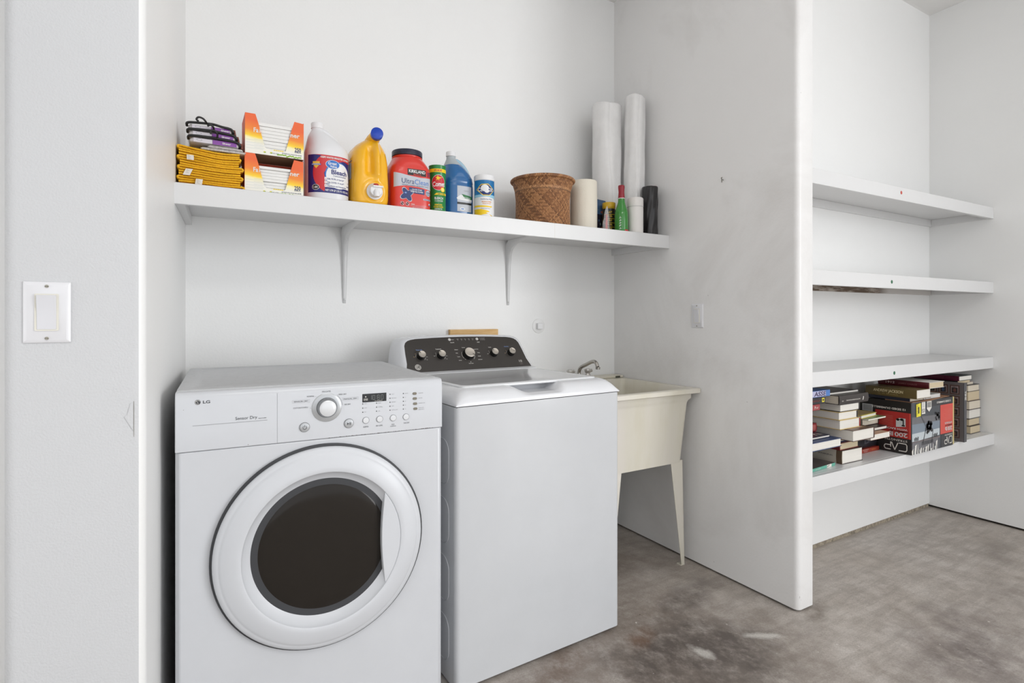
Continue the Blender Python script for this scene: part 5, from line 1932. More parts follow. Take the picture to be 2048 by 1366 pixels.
# ---- jar with yellow lid
t = thing('spice_jar', 'small jar with a yellow lid and black and yellow label behind the green bottle', 'jar', (1.8050, 2.126, ZS))
bm = bmesh.new()
lathe(bm, [(0.0300, 0), (0.0315, 0.003), (0.0315, 0.128), (0.0300, 0.132)], seg=40)
finish('jar_body', bm, mat('label_yellow_dark', (206, 164, 24), 0.4), t, smooth=50)
bm = bmesh.new()
lathe(bm, [(0.0325, 0.1325), (0.0330, 0.1335), (0.0330, 0.156), (0.0315, 0.158), (0.0004, 0.158)], seg=40)
finish('lid', bm, mat('yellow_lid', (200, 160, 30), 0.4), t, smooth=50)
B = Body([(0, .0316, .0316, 2, 0, 0), (.15, .0316, .0316, 2, 0, 0)])
d = Decal()
MYK = mat('black_label', (34, 30, 24), 0.4)
d.rect(-0.045, 0.045, 0.012, 0.127, MYK, 0)
for k in range(5):
    marks(d, -0.013, 0.013, 0.108 - 0.021 * k, 0.0090, MYL, False, 3 + k % 2, 1)
    d.rect(-0.03, 0.03, 0.0955 - 0.021 * k, 0.0975 - 0.021 * k, MYL, 1)
d.build('label', t, B.mapper(0.07, -122), step=0.004)

# ---- picture-printed pouch
t = thing('printed_pouch', 'dark printed plastic pouch with a blue top, right of the cream paper roll', 'packet', (1.7950, 2.176, ZS))
bm = bmesh.new()
rings = []
for y, s_ in ((-0.010, 0.004), (-0.006, 0.0), (0.006, 0.0), (0.010, 0.004)):
    rings.append([(-0.045 + s_, y, 0.0), (0.030 - s_, y, 0.0), (0.032 - s_, y * 0.8, 0.11), (0.028 - s_, y * 0.25, 0.1800), (-0.045 + s_, y * 0.25, 0.1850), (-0.047 + s_, y * 0.8, 0.11)])
loops(bm, rings)
finish('pouch', bm, mat('dark_printed_film', (44, 44, 58), 0.2, var=0.6, vscale=45), t, bevel=0.0015, smooth=50)
d = Decal()
MBP = mat('dusk_blue_print', (62, 92, 128), 0.3)
d.poly([(-0.045, 0.108), (0.014, 0.104), (0.030, 0.125), (0.027, 0.178), (-0.045, 0.183)], MBP, 0)
d.poly([(-0.045, 0.16), (-0.012, 0.150), (-0.02, 0.128), (-0.045, 0.125)], mat('grey_teal_print', (120, 140, 136), 0.3), 1)
d.ell(0.000, 0.118, 0.010, 0.006, mat('coral_print', (180, 96, 84), 0.4), 1)
for k in range(7):
    d.ell(-0.03 + 0.009 * k, 0.03 + 0.009 * (k * 5 % 7), 0.004, 0.006, mat(('coral_print', 'dusk_blue_print', 'grey_teal_print')[k % 3], (180, 96, 84), 0.4), 1)
d.build('print', t, lambda u, v, q: Vector((u, -0.0085 * max(0.3, min(1, (0.19 - v) / 0.08)) - 0.0016 - q, v)))

# ---- clear bag with a pink strip
t = thing('clear_bag', 'crumpled clear plastic bag with a pink strip, left of the yellow-lidded jar', 'plastic bag', (1.7280, 2.058, ZS))
bm = bmesh.new()
rn = random.Random(8)
rings = []
for k in range(9):
    f = k / 8
    ring = []
    for s_ in range(16):
        th = 2 * math.pi * s_ / 16
        rx = 0.022 * (1 - f) ** 0.6 + 0.0015
        ring.append((rx * math.cos(th) * (1 + rn.uniform(-.2, .2)) + 0.008 * f, 0.012 * (1 - f * 0.8) * math.sin(th) * (1 + rn.uniform(-.25, .25)), 0.125 * f))
    rings.append(ring)
loops(bm, rings)
mb = mat('thin_clear_film', (222, 222, 224), 0.08, alpha=0.28)
finish('film', bm, mb, t, smooth=20)
bm = bmesh.new()
tube(bm, [(0.002, -0.002, 0.002), (0.003, -0.002, 0.05), (0.006, 0, 0.085)], [0.006, 0.005, 0.003], 8)
finish('pink_strip', bm, mat('pink_strip', (206, 92, 92), 0.4), t)

# ============================================================ BOOKS ON THE LOWEST NICHE SHELF
ZB = 0.5182
M_PG = mat('white_page_edges', (228, 224, 216), 0.8, var=0.05, vscale=90)
M_PGT = mat('tan_page_edges', (206, 190, 160), 0.85, var=0.08, vscale=90)
M_PGC = mat('cream_page_edges', (218, 208, 190), 0.85, var=0.06, vscale=90)


def page_mat(name, rgb):
    m = mat(name, rgb, 0.85)
    g = NT(m)
    mp = g.n('ShaderNodeMapping')
    mp.inputs['Scale'].default_value = (3, 3, 900)
    g.l(g.tc.outputs['Object'], mp.inputs[0])
    c = lin(rgb)
    g.l(g.ramp(g.noise(1, 3, 0.6, vec=mp.outputs[0]), [(0.35, tuple(x * 0.86 for x in c[:3]) + (1,)), (0.6, c)]), g.b.inputs['Base Color'])


for n_, c_ in (('white_page_edges', (228, 224, 216)), ('tan_page_edges', (206, 190, 160)), ('cream_page_edges', (218, 208, 190))):
    page_mat(n_, c_)


def book(label, x0, x1, y0, y1, z0, z1, spine='L', cover=(60, 60, 60), pages=M_PG, hard=True, title=None, rz=0.0, board=None, top=None, name='book', group=None, spine_rgb=None, stand=False, tshade=None):
    """lying book; spine on the left (-x), right (+x), front (-y) or back side"""
    w, dpt, h = x1 - x0, y1 - y0, z1 - z0
    t = thing(name, label, 'book', (x0, y0, z0), rz, group)
    th = board if board else (0.0024 if hard else 0.0007)
    th = min(th, h * 0.3)
    ov = 0.003 if hard else 0.0004
    mc = mat('cover_%d_%d_%d' % tuple(cover), cover, 0.35, var=0.05, vscale=14)
    ms = mat('cover_%d_%d_%d' % tuple(spine_rgb), spine_rgb, 0.35) if spine_rgb else mc
    bm = bmesh.new()
    box(bm, 0, w, 0, dpt, 0, th)
    box(bm, 0, w, 0, dpt, h - th, h)
    # spine: slightly rounded on hardbacks
    q = 0.003 if hard else 0.0008
    bul = 0.0030 if hard else 0.0
    n = 6
    if spine in 'LR':
        s_ = 1 if spine == 'L' else -1
        xs = 0.0 if spine == 'L' else w
        out = [(xs - s_ * bul * math.sin(math.pi * k / n), h * k / n) for k in range(n + 1)]
        inn = [(xs + s_ * q, h), (xs + s_ * q, 0)]
        prism(bm, [(a, b) for a, b in out + inn], 0, dpt, 'y', 1)
    else:
        s_ = 1 if spine == 'F' else -1
        ys = 0.0 if spine == 'F' else dpt
        out = [(ys - s_ * bul * math.sin(math.pi * k / n), h * k / n) for k in range(n + 1)]
        inn = [(ys + s_ * q, h), (ys + s_ * q, 0)]
        prism(bm, [(a, b) for a, b in out + inn], 0, w, 'x', 1)
    finish('cover', bm, [mc, ms], t, bevel=0.0006 if hard else 0, smooth=40)
    bm = bmesh.new()
    px0, px1, py0, py1 = ov, w - ov, ov, dpt - ov
    if spine == 'L':
        px0 = q + 0.0002
    if spine == 'R':
        px1 = w - q - 0.0002
    if spine == 'F':
        py0 = q + 0.0002
    if spine == 'B':
        py1 = dpt - q - 0.0002
    box(bm, px0, px1, py0, py1, th + 0.0001, h - th - 0.0001)
    finish('pages', bm, pages, t, smooth=0)
    if title or top:
        d = Decal()
        if title:
            title(d)
        if spine == 'L':
            fn = lambda u, v, q_: Vector((-bul * math.sin(math.pi * max(0, min(1, v / h))) - q_, dpt - u, v))
        elif spine == 'F':
            fn = lambda u, v, q_: Vector((u, -bul * math.sin(math.pi * max(0, min(1, v / h))) - q_, v))
        else:
            fn = lambda u, v, q_: Vector((w + bul + q_, u, v))
        if title:
            d.vstep = h / 8
            d.build('spine_print', t, fn, step=5.0)
        if top:
            d = Decal()
            top(d)
            d.build('cover_print', t, lambda u, v, q_: Vector((u, v, h + q_)))
    return t


def P(name, rgb):
    return mat(name, rgb, 0.45)


W_ = P('book_white_print', (226, 222, 214))
# ---- left piles (seen past the dividing wall)
G1 = 'books in the left piles'
book('thin teal-edged paperback lying flat at the front left corner of the lowest shelf', 2.262, 2.485, 1.372, 1.52, ZB, ZB + 0.014, 'F', (92, 84, 82), M_PG, False, rz=3.5, spine_rgb=(96, 168, 148),
     title=lambda d: (marks(d, 0.052, 0.098, 0.007, 0.0062, W_, False, 6), d.poly([(0.150, 0.0005), (0.190, 0.0005), (0.190, 0.0135), (0.150, 0.0135)], W_), d.poly([(0.152, 0.004), (0.172, 0.009), (0.172, 0.011), (0.152, 0.007)], M_BLACK, 1)))
book('pale grey book on top of the teal paperback, partly hidden by the dividing wall', 2.235, 2.400, 1.462, 1.625, ZB + 0.0145, 0.609, 'F', (196, 192, 190), M_PG, True)
book('very thick white-paged book with a cream and brown spine at the shelf front', 2.527, 2.690, 1.378, 1.610, ZB, 0.580, 'L', (60, 50, 44), M_PG, True, spine_rgb=(196, 188, 174), rz=-1.5,
     title=lambda d: (d.text('ROY JENKINS', 0.135, 0.034, 0.0062, M_INK, bold=False, width=0.110), d.rect(0.206, 0.2325, 0.0005, 0.0615, P('brown_cloth', (96, 76, 58)))))
book('dark red book with tan pages resting on the thick cream-spined book', 2.520, 2.675, 1.384, 1.600, 0.5805, 0.6130, 'L', (120, 28, 30), M_PGT, True, spine_rgb=(104, 24, 26))
book('large white-paged hardback with blue boards at the far left', 2.196, 2.474, 1.352, 1.600, 0.6135, 0.6500, 'B', (44, 66, 108), M_PG, True)
book('navy book with large pale lettering on its cover, on the blue hardback', 2.205, 2.445, 1.385, 1.610, 0.6505, 0.6620, 'B', (44, 48, 66), M_PG, True,
     top=lambda d: marks(d, 0.10, 0.22, 0.030, 0.030, W_, False, 4))
book('thin beige hardback with blue edges under the big illustrated book', 2.484, 2.668, 1.398, 1.610, 0.6135, 0.6285, 'B', (60, 80, 132), M_PGC, True)
book('big hardback with a brown illustrated jacket and thick white pages', 2.527, 2.704, 1.330, 1.595, 0.6290, 0.6790, 'R', (88, 62, 50), M_PG, True,
     top=lambda d: (d.poly([(0.02, 0.02), (0.15, 0.02), (0.15, 0.10), (0.02, 0.12)], P('sepia_print', (150, 120, 96))), d.ell(0.07, 0.05, 0.03, 0.015, P('rust_print', (116, 60, 44)), 1), d.ell(0.12, 0.04, 0.02, 0.012, P('pale_sepia', (190, 168, 146)), 1)))
book('red cloth book with several volumes lettered on its spine, far left', 2.205, 2.452, 1.452, 1.600, 0.6625, 0.7010, 'F', (122, 30, 34), M_PG, True,
     title=lambda d: [d.rect(0.10 + 0.036 * k, 0.128 + 0.036 * k, 0.006, 0.032, P('faded_red_panel', (158, 84, 80))) for k in range(4)])
book('small blue paperback standing out in front of the red cloth book', 2.212, 2.318, 1.392, 1.448, 0.6625, 0.7030, 'R', (28, 96, 168), M_PG, False, spine_rgb=(28, 96, 168),
     title=lambda d: marks(d, 0.008, 0.046, 0.020, 0.012, W_, False, 5))
book('white-paged book with yellowish boards, directly on the big illustrated book', 2.488, 2.652, 1.366, 1.598, 0.6795, 0.7225, 'R', (214, 186, 120), M_PG, True, spine_rgb=(150, 40, 36))
book('white-paged book with dark spine in the middle of the tall left pile', 2.481, 2.630, 1.366, 1.600, 0.7230, 0.7580, 'R', (206, 182, 130), M_PG, True, spine_rgb=(40, 34, 34))
book('white-paged book with black boards just below the black patterned book', 2.492, 2.648, 1.366, 1.600, 0.7585, 0.7920, 'R', (40, 37, 36), M_PG, True)
book('black patterned book with small white spine lettering, high in the left pile', 2.472, 2.712, 1.362, 1.560, 0.7925, 0.8330, 'F', (52, 46, 44), M_PGC, True,
     title=lambda d: (marks(d, 0.018, 0.030, 0.016, 0.0050, W_, False, 4), marks(d, 0.052, 0.168, 0.017, 0.0058, W_, False, 26), d.poly([(0.188, 0.010), (0.194, 0.010), (0.198, 0.026), (0.192, 0.026)], W_)))
book('thin dark paperback on the very top of the tall left pile', 2.400, 2.700, 1.400, 1.590, 0.8335, 0.8420, 'B', (74, 68, 68), M_PG, False)
book('pinkish-red paperback with white lettering at the far left, under the yellow-marked one', 2.200, 2.309, 1.352, 1.440, 0.7870, 0.8125, 'F', (150, 58, 62), M_PG, False,
     title=lambda d: (d.text('P', 0.074, 0.012, 0.0115, W_, width=0.007), marks(d, 0.080, 0.098, 0.011, 0.0070, W_, False, 3)))
book('black paperback with a small yellow square on its spine, far left', 2.200, 2.350, 1.352, 1.460, 0.8130, 0.8415, 'F', (34, 33, 38), M_PG, False,
     title=lambda d: (d.rect(0.124, 0.142, 0.006, 0.024, P('yellow_square', (220, 206, 60))), d.ell(0.133, 0.015, 0.005, 0.005, M_BLACK, 1), marks(d, 0.052, 0.108, 0.014, 0.0080, P('dull_red_print', (150, 56, 50)), False, 7)))
book('blue and white paperback with large dark letters, topmost at the far left', 2.200, 2.381, 1.350, 1.440, 0.8420, 0.8700, 'F', (72, 118, 184), M_PG, False,
     title=lambda d: (d.rect(0.0, 0.150, 0.002, 0.026, P('pale_violet_print', (176, 176, 204))), d.text('ASSE', 0.105, 0.014, 0.0185, P('violet_black_print', (58, 44, 84)), layer=1, width=0.085, slant=0.2)))
book('dark grey paperback lying behind the topmost blue one', 2.200, 2.440, 1.450, 1.600, 0.8425, 0.8560, 'B', (66, 60, 60), M_PG, False)
book('plain dark book carrying the small paperbacks at the far left', 2.194, 2.262, 1.352, 1.440, 0.7035, 0.7865, 'L', (58, 52, 50), M_PG, True)

# ---- middle pile
book('small red paperback with yellow title beside the dumbbell box, flat on the shelf', 2.800, 2.968, 1.440, 1.560, ZB, ZB + 0.0200, 'F', (148, 52, 36), M_PG, False, rz=-0.5,
     title=lambda d: (marks(d, 0.020, 0.072, 0.0145, 0.0045, W_, False, 11), marks(d, 0.028, 0.062, 0.0065, 0.0048, W_, False, 6), marks(d, 0.098, 0.134, 0.0105, 0.0040, P('yellow_title', (220, 180, 60)), False, 8)))
book('thick black book with a large grey letter on its spine, on the small red paperback', 2.742, 2.968, 1.452, 1.600, ZB + 0.0205, 0.6090, 'F', (32, 30, 36), M_PGC, True,
     title=lambda d: (d.text('D', 0.135, 0.040, 0.040, P('grey_letter', (70, 68, 76)), width=0.05), [d.ell(0.030 + 0.002 * (k % 2), 0.008 + 0.006 * k, 0.0012, 0.0018, W_, 0, 8) for k in range(11)]))
book('book with tan boards and white pages sticking out towards the dumbbell box', 2.716, 2.886, 1.352, 1.560, 0.6095, 0.6345, 'B', (196, 150, 118), M_PG, False)
book('thin book with dark boards between the tan book and the cream block of pages', 2.730, 2.950, 1.392, 1.590, 0.6350, 0.6510, 'B', (46, 46, 44), M_PG, True)
book('thick book showing a block of cream pages below the two thin yellow and green books', 2.812, 2.960, 1.436, 1.610, 0.6515, 0.6950, 'R', (60, 30, 32), M_PGC, True)
book('thin green book jutting out under the yellow one', 2.735, 2.905, 1.372, 1.560, 0.6955, 0.7030, 'B', (122, 138, 84), M_PG, False, rz=2)
book('thin yellow-edged book with a grey drawing on its cover', 2.716, 2.880, 1.392, 1.580, 0.7035, 0.7190, 'B', (206, 190, 96), M_PG, True, rz=5,
     top=lambda d: (d.poly([(0.01, 0.01), (0.155, 0.01), (0.155, 0.16), (0.01, 0.16)], P('tan_cover_print', (160, 138, 100))), d.poly([(0.03, 0.05), (0.12, 0.07), (0.10, 0.10), (0.04, 0.09)], P('grey_drawing', (96, 96, 92)), 1)))

# ---- dumbbell carton, upside down, with books on it
def carton():
    X0, X1, Y0, Y1, Z1 = 2.9760, 3.4120, 1.3000, 1.5350, 0.2520
    Wd, Dp = X1 - X0, Y1 - Y0
    t = thing('dumbbell_box', 'black and red cardboard dumbbell carton standing upside down among the books', 'box', (X0, Y0, ZB))
    bm = bmesh.new()
    box(bm, 0, Wd, 0, Dp, 0, Z1)
    finish('carton', bm, mat('carton_black', (34, 31, 31), 0.4), t, bevel=0.002, smooth=30)
    bm = bmesh.new()
    prism(bm, [(0.01, 0.0), (0.16, -0.012), (0.30, 0.004), (0.425, 0.012), (0.425, 0.11), (0.01, 0.12)], Z1 + 0.0002, Z1 + 0.003)
    finish('torn_flap', bm, M_CARD, t, smooth=0)
    MR = mat('carton_red', (176, 44, 40), 0.4)
    MRL = mat('carton_red_bright', (206, 74, 62), 0.4)
    MGY = mat('carton_pale_grey', (200, 202, 200), 0.4)

    def logo(d, u, v, sx, sy, k=1):
        # CAP drawn with open strokes, as read when the carton stands the right way up
        L = lambda a, b, w=0.0042: d.line((u + k * a[0] * sx, v + a[1] * sy), (u + k * b[0] * sx, v + b[1] * sy), w, W_, 5)
        L((0.075, 0.040), (0.012, 0.040)); L((0.004, 0.033), (0.004, 0.006)); L((0.012, 0.0), (0.075, 0.0))
        L((0.014, 0.0402), (0.0035, 0.031)); L((0.0035, 0.008), (0.014, -0.0002))
        L((0.082, 0.0), (0.110, 0.040)); L((0.110, 0.040), (0.138, 0.0))
        L((0.146, -0.001), (0.146, 0.027)); L((0.146, 0.040), (0.196, 0.040)); L((0.204, 0.033), (0.204, 0.024)); L((0.194, 0.017), (0.146, 0.017))
        L((0.194, 0.0402), (0.2045, 0.031)); L((0.2045, 0.026), (0.194, 0.0168))
    # left end panel
    d = Decal()
    d.rect(0.002, 0.160, 0.052, 0.178, MR, 0)
    d.rect(0.002, 0.008, 0.052, 0.178, MRL, 1)
    logo(d, 0.016, 0.2035, 0.50, 0.92)
    d.text('STRENGTH', 0.0660, 0.1905, 0.0100, W_, layer=2, width=0.098, bold=False)
    d.text('200', 0.0440, 0.162, 0.0200, MGY, layer=2, width=0.056).text('lb', 0.0900, 0.162, 0.0200, MGY, layer=2, width=0.022)
    d.text('DUMBBELL SET', 0.056, 0.1465, 0.0075, M_BLACK, layer=2, width=0.085)
    d.text('WITH RACK', 0.064, 0.1355, 0.0090, MGY, layer=2, width=0.096)
    d.poly([(0.024, 0.120), (0.066, 0.126), (0.066, 0.092), (0.052, 0.080), (0.024, 0.080)], MGY, 2)
    d.rect(0.0315, 0.0365, 0.088, 0.116, M_BLACK, 3).rect(0.027, 0.041, 0.112, 0.119, M_BLACK, 3).ell(0.040, 0.087, 0.008, 0.006, M_BLACK, 3).ell(0.058, 0.089, 0.007, 0.006, M_BLACK, 3)
    d.rect(0.040, 0.058, 0.086, 0.089, M_BLACK, 3)
    for k in range(9):
        d.line((0.080, 0.075 + 0.006 * k), (0.150 - 0.010 * (k % 3), 0.075 + 0.006 * k), 0.0012, mat('carton_text_red', (206, 110, 96), 0.4), 2)
    d.text('12 SIDED DUMBBELLS', 0.100, 0.038, 0.0090, W_, layer=2, width=0.150)
    d.rect(0.172, 0.222, 0.030, 0.066, mat('barcode_pale', (190, 190, 190), 0.5), 1)
    for k in range(12):
        d.rect(0.176 + 0.0036 * k, 0.1775 + 0.0036 * k, 0.034, 0.062, mat('barcode_grey', (96, 96, 96), 0.5), 2)
    vs_h = 0.254
    # turned upside down: u runs from the near corner back, v measured from the top downwards
    d.build('end_print', t, lambda u, v, q: Vector((-q, u, Z1 - v * Z1 / vs_h)))
    # front panel with the gym picture
    d = Decal()
    d.tdir = -1
    MSK = mat('print_slate_sky', (120, 132, 144), 0.4)
    MSK2 = mat('print_pale_sky', (186, 194, 198), 0.4)
    MDK = mat('print_charcoal', (48, 48, 52), 0.4)
    MMD = mat('print_mid_grey', (104, 104, 108), 0.4)
    d.rect(0.004, 0.310, 0.0, 0.250, mat('carton_slate', (66, 70, 76), 0.4), 0)
    d.poly([(0.004, 0.070), (0.290, 0.080), (0.286, 0.140), (0.004, 0.120)], MMD, 1)
    d.poly([(0.004, 0.105), (0.290, 0.110), (0.286, 0.165), (0.004, 0.170)], MSK, 2)
    d.poly([(0.004, 0.150), (0.286, 0.148), (0.284, 0.182), (0.004, 0.190)], MSK2, 3)
    d.rect(0.004, 0.290, 0.188, 0.196, mat('print_brown_grey', (110, 100, 100), 0.4), 3)
    d.rect(0.004, 0.270, 0.194, 0.250, MMD, 4)
    rn = random.Random(12)
    for k in range(24):
        x = 0.004 + 0.0105 * k
        hh = rn.uniform(0.012, 0.05)
        d.poly([(x, 0.250), (x + rn.uniform(0.004, 0.014), 0.250), (x + rn.uniform(0.004, 0.016), 0.250 - hh), (x + rn.uniform(-0.004, 0.004), 0.250 - hh * rn.uniform(0.6, 1))], (W_, MDK, MGY, W_, MMD)[k % 5], 5)
    d.line((0.110, 0.205), (0.150, 0.120), 0.005, MDK, 6).line((0.145, 0.130), (0.085, 0.060), 0.0035, MMD, 6)
    d.line((0.200, 0.210), (0.215, 0.150), 0.0045, MDK, 6).line((0.050, 0.030), (0.140, 0.110), 0.0035, MMD, 6)
    for k in range(30):
        d.ell(0.172 + rn.uniform(-0.032, 0.034), 0.128 + rn.uniform(-0.034, 0.034), rn.uniform(0.006, 0.014), rn.uniform(0.005, 0.011), MDK, 7, 6)
    for k in range(20):
        d.ell(0.262 + rn.uniform(-0.02, 0.02), 0.085 + rn.uniform(-0.02, 0.02), rn.uniform(0.004, 0.008), rn.uniform(0.004, 0.008), MDK, 7, 7)
    for k in range(10):
        d.rect(0.10 + 0.012 * k, 0.106 + 0.012 * k, 0.196, 0.214, MDK, 6)
    for x, w_ in ((0.026, 0.040), (0.220, 0.050)):
        for k in range(4):
            d.rect(x + 0.011 * k, x + 0.006 + 0.011 * k, 0.172 - 0.004 * (k % 2), 0.186, MDK, 7)
    d.poly([(0.294, 0.034), (0.432, 0.034), (0.432, 0.182), (0.294, 0.182)], MRL, 3)
    d.rect(0.300, 0.432, 0.184, 0.250, MDK, 3)
    d.rect(0.190, 0.432, 0.002, 0.033, MDK, 3)
    logo(d, 0.424, 0.202, 0.42, 0.85, -1)
    d.text('STRENGTH', 0.3820, 0.191, 0.0080, W_, layer=5, width=0.082, bold=False)
    d.text('200', 0.3960, 0.160, 0.0190, MGY, layer=5, width=0.050).text('lb', 0.3540, 0.160, 0.0190, MGY, layer=5, width=0.022)
    d.text('DUMBBELL SET', 0.382, 0.143, 0.0065, M_BLACK, layer=5, width=0.078)
    d.text('WITH RACK', 0.380, 0.130, 0.0090, MGY, layer=5, width=0.082)
    for k in range(8):
        d.line((0.330 + 0.01 * (k % 3), 0.060 + 0.007 * k), (0.420, 0.060 + 0.007 * k), 0.0012, mat('carton_text_red', (206, 110, 96), 0.4), 5)
    d.text('12 SIDED DUMBBELLS', 0.330, 0.018, 0.0085, W_, layer=5, width=0.150)
    # stickers
    d.poly([(0.042, 0.010), (0.088, 0.006), (0.088, 0.070), (0.044, 0.072)], mat('sticker_yellow', (226, 214, 54), 0.5), 8)
    d.text('1', 0.066, 0.040, 0.030, M_BLACK, layer=9, width=0.012)
    for k in range(7):
        d.rect(0.048, 0.056 + 0.003 * (k % 3), 0.012 + 0.008 * k, 0.014 + 0.008 * k, M_BLACK, 9)
    d.rect(0.096, 0.132, 0.004, 0.062, W_, 8).text('15', 0.114, 0.046, 0.018, M_BLACK, layer=9, width=0.026)
    for k in range(6):
        d.rect(0.102, 0.124, 0.008 + 0.004 * k, 0.0095 + 0.004 * k, M_INKL, 9)
    d.poly([(0.148, 0.004), (0.196, 0.004), (0.196, 0.038), (0.172, 0.056), (0.148, 0.040)], W_, 8)
    for k in range(12):
        d.rect(0.152 + 0.0034 * k, 0.1536 + 0.0034 * k, 0.008, 0.034, M_INK, 9)
    d.build('front_print', t, lambda u, v, q: Vector((u, -q, Z1 - v)))
    return t


carton()
ZC = ZB + 0.2555
book('olive spine book lettered in gold lying across the top of the dumbbell carton', 2.980, 3.118, 1.279, 1.510, ZC + 0.016, ZC + 0.0600, 'L', (106, 90, 58), M_PG, True, spine_rgb=(98, 84, 50), rz=-1,
     title=lambda d: (d.text('ANDREW JACKSON', 0.106, 0.0270, 0.0130, P('gold_lettering', (214, 200, 160)), width=0.135), d.text('H. W. BRANDS', 0.106, 0.0120, 0.0075, P('dim_gold', (140, 122, 78)), width=0.090)))
book('dark blue and brown book directly on the near left corner of the dumbbell carton', 2.990, 3.120, 1.312, 1.500, ZC, ZC + 0.0155, 'L', (40, 42, 58), M_PGC, False)
book('pale grey paperback with a small dark square on the front of the dumbbell carton', 3.128, 3.300, 1.312, 1.510, ZC, ZC + 0.0200, 'F', (206, 204, 202), M_PG, False,
     title=lambda d: d.rect(0.012, 0.024, 0.004, 0.016, P('maroon_square', (70, 26, 30))))
book('maroon book with yellowish pages lying on the olive-spined one', 3.086, 3.232, 1.272, 1.505, ZC + 0.0605, ZC + 0.0900, 'L', (206, 202, 196), M_PGT, True, spine_rgb=(84, 20, 30), rz=-2,
     title=lambda d: (d.text('1912', 0.060, 0.016, 0.0110, P('pale_rose_print', (200, 176, 172)), width=0.042), d.text('JAMES CHACE', 0.140, 0.014, 0.0065, P('dim_rose_print', (130, 84, 84)), width=0.085)))
book('yellow-green book wedged under the maroon one at the back of the carton', 3.190, 3.330, 1.392, 1.560, ZC + 0.0205, ZC + 0.0490, 'F', (160, 148, 40), M_PGC, True, spine_rgb=(150, 138, 30))
book('brown book lying flat behind the pale grey paperback on the carton', 3.302, 3.400, 1.350, 1.520, ZC, ZC + 0.0120, 'F', (112, 76, 52), M_PGT, False)


def standing(label, x0, x1, y0, y1, h, cover, spine_rgb, title=None, side=None):
    """upright book, spine towards the room"""
    t = thing('book', label, 'book', (x0, y0, ZB))
    w, dpt = x1 - x0, y1 - y0
    th = min(0.003, w * 0.2)
    mc = mat('cover_%d_%d_%d' % tuple(cover), cover, 0.35)
    ms = mat('cover_%d_%d_%d' % tuple(spine_rgb), spine_rgb, 0.35)
    bm = bmesh.new()
    box(bm, 0, th, 0.0005, dpt, 0, h)
    box(bm, w - th, w, 0.0005, dpt, 0, h)
    box(bm, 0, w, -0.0015, 0.002, 0, h, 1)
    finish('cover', bm, [mc, ms], t, bevel=0.0006, smooth=40)
    bm = bmesh.new()
    box(bm, th + 0.0001, w - th - 0.0001, 0.0022, dpt - 0.003, 0.003, h - 0.003)
    finish('pages', bm, M_PG, t, smooth=0)
    if title:
        d = Decal()
        title(d)
        d.build('spine_print', t, lambda u, v, q: Vector((u, -0.0015 - q, v)))
    if side:
        d = Decal()
        side(d)
        d.build('cover_print', t, lambda u, v, q: Vector((-q, u, v)))
    return t


standing('thin cream-yellow book standing upright against the dumbbell carton', 3.4180, 3.4420, 1.308, 1.510, 0.2480, (214, 200, 140), (206, 190, 128))


def time_cover(d):
    MB1, MB2, MGO2 = P('brown_frame', (84, 60, 56)), P('dark_cell', (44, 38, 40)), P('mauve_line', (150, 134, 136))
    for r_ in range(5):
        for c_ in range(4):
            u, v = 0.018 + 0.052 * c_, 0.250 - 0.058 * r_
            d.rect(u, u + 0.044, v, v + 0.050, MB1, 1)
            d.rect(u + 0.006, u + 0.038, v + 0.006, v + 0.044, MGO2, 2)
            d.rect(u + 0.009, u + 0.035, v + 0.008, v + 0.036, MB2, 3)
            d.ell(u + 0.022, v + 0.022, 0.007, 0.010, P('muted_cell_%d' % ((r_ * 3 + c_) % 3), ((104, 66, 62), (60, 78, 110), (72, 84, 66))[(r_ * 3 + c_) % 3]), 4, 10)
            d.text('TIME', u + 0.022, v + 0.040, 0.005, MB1, layer=4, width=0.022)


standing('tall grey book standing upright with small framed portraits on its cover', 3.5280, 3.5580, 1.296, 1.520, 0.3130, (104, 98, 100), (70, 70, 74),
         title=lambda d: (d.text('TIME', 0.0150, 0.247, 0.0170, W_, width=0.050, rot=-90), d.rect(0.0105, 0.0115, 0.03, 0.200, P('spine_rule', (120, 120, 126))), d.rect(0.0190, 0.0200, 0.03, 0.200, P('spine_rule', (120, 120, 126)))),
         side=time_cover)

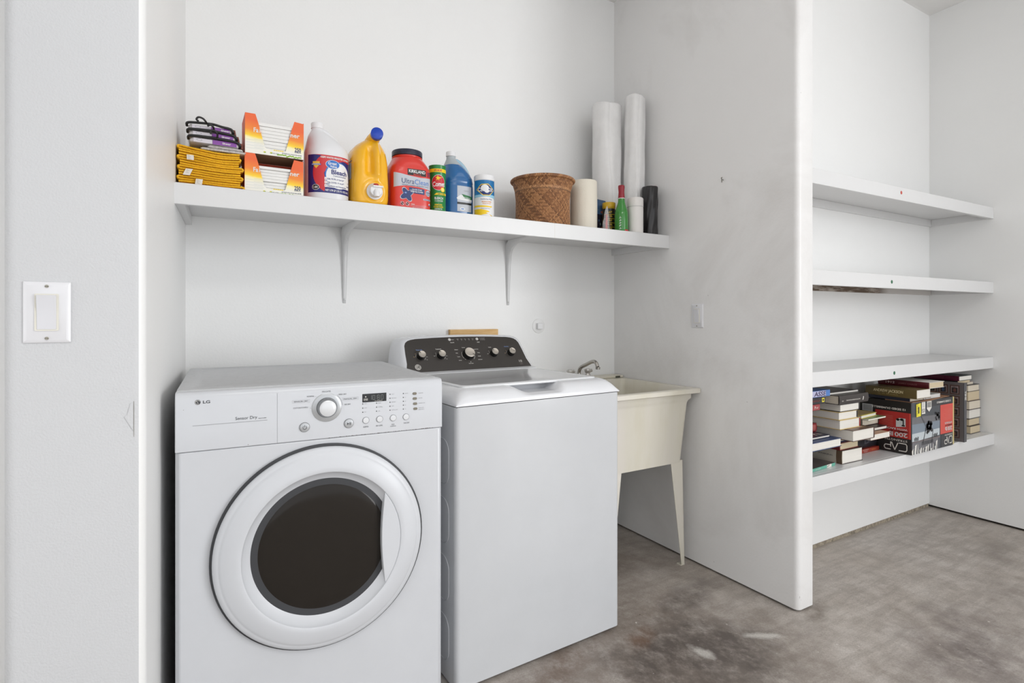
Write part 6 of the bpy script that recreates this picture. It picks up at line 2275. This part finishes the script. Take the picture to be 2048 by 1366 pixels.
# ---- right piles
LV = [ZB, 0.5620, 0.6030, 0.6560, 0.7060, 0.7580, 0.7960]
NM = ['bottom book with tan pages in the pile against the right wall', 'second book from the bottom against the right wall, tan pages and thin boards', 'thick book with the whitest pages in the middle of the right wall pile',
      'thick book with uneven cream pages, fourth from the bottom against the right wall', 'book with tan ribbed page edges, fifth from the bottom against the right wall', 'book with black boards on top of the pages against the right wall']
XR = [(3.808, 3.936, M_PGT), (3.806, 3.942, M_PGT), (3.800, 3.946, M_PG), (3.792, 3.938, M_PGC), (3.790, 3.934, M_PGT), (3.786, 3.930, M_PGC)]
for k in range(6):
    a, b, pg = XR[k]
    book(NM[k], a, b, 1.366 + 0.003 * ((k * 2) % 3), 1.600, LV[k] + 0.0003, LV[k + 1], 'B', ((70, 62, 58), (58, 48, 44), (44, 42, 42), (66, 50, 46), (86, 56, 52), (36, 34, 34))[k], pg, k != 4)
book('small brownish-red paperback on top of the right wall pile', 3.812, 3.886, 1.384, 1.560, 0.7963, 0.8110, 'B', (120, 70, 62), M_PGC, False)
LM = [ZB, 0.572, 0.626, 0.690, 0.752, 0.8100]
NL = ['lowest book with white pages in the pile hidden behind the tall grey book', 'second book of the pile behind the tall grey book, pale pages and dark boards', 'third book of the pile behind the tall grey book, black boards',
      'fourth book of the pile behind the tall grey book, cream pages', 'book near the top of the pile behind the tall grey book, white pages']
for k in range(5):
    book(NL[k], 3.632, 3.782 - 0.004 * (k % 2), 1.392 + 0.004 * (k % 3), 1.600, LM[k] + 0.0003, LM[k + 1], 'L', ((90, 84, 80), (50, 46, 46), (30, 28, 30), (92, 70, 60), (60, 64, 70))[k], (M_PG, M_PG, M_PGC, M_PGC, M_PG)[k], True)
book('black-spined book with tan pages second from the top of the far pile', 3.676, 3.828, 1.378, 1.590, 0.8103, 0.8330, 'L', (34, 32, 34), M_PGT, False)
book('dark maroon book with white pages, topmost of all under the shelf above', 3.596, 3.758, 1.342, 1.575, 0.8333, 0.8600, 'L', (48, 58, 60), M_PG, True, spine_rgb=(86, 20, 46),
     title=lambda d: marks(d, 0.105, 0.165, 0.0135, 0.0052, P('dim_rose_print', (130, 84, 84)), False, 9))
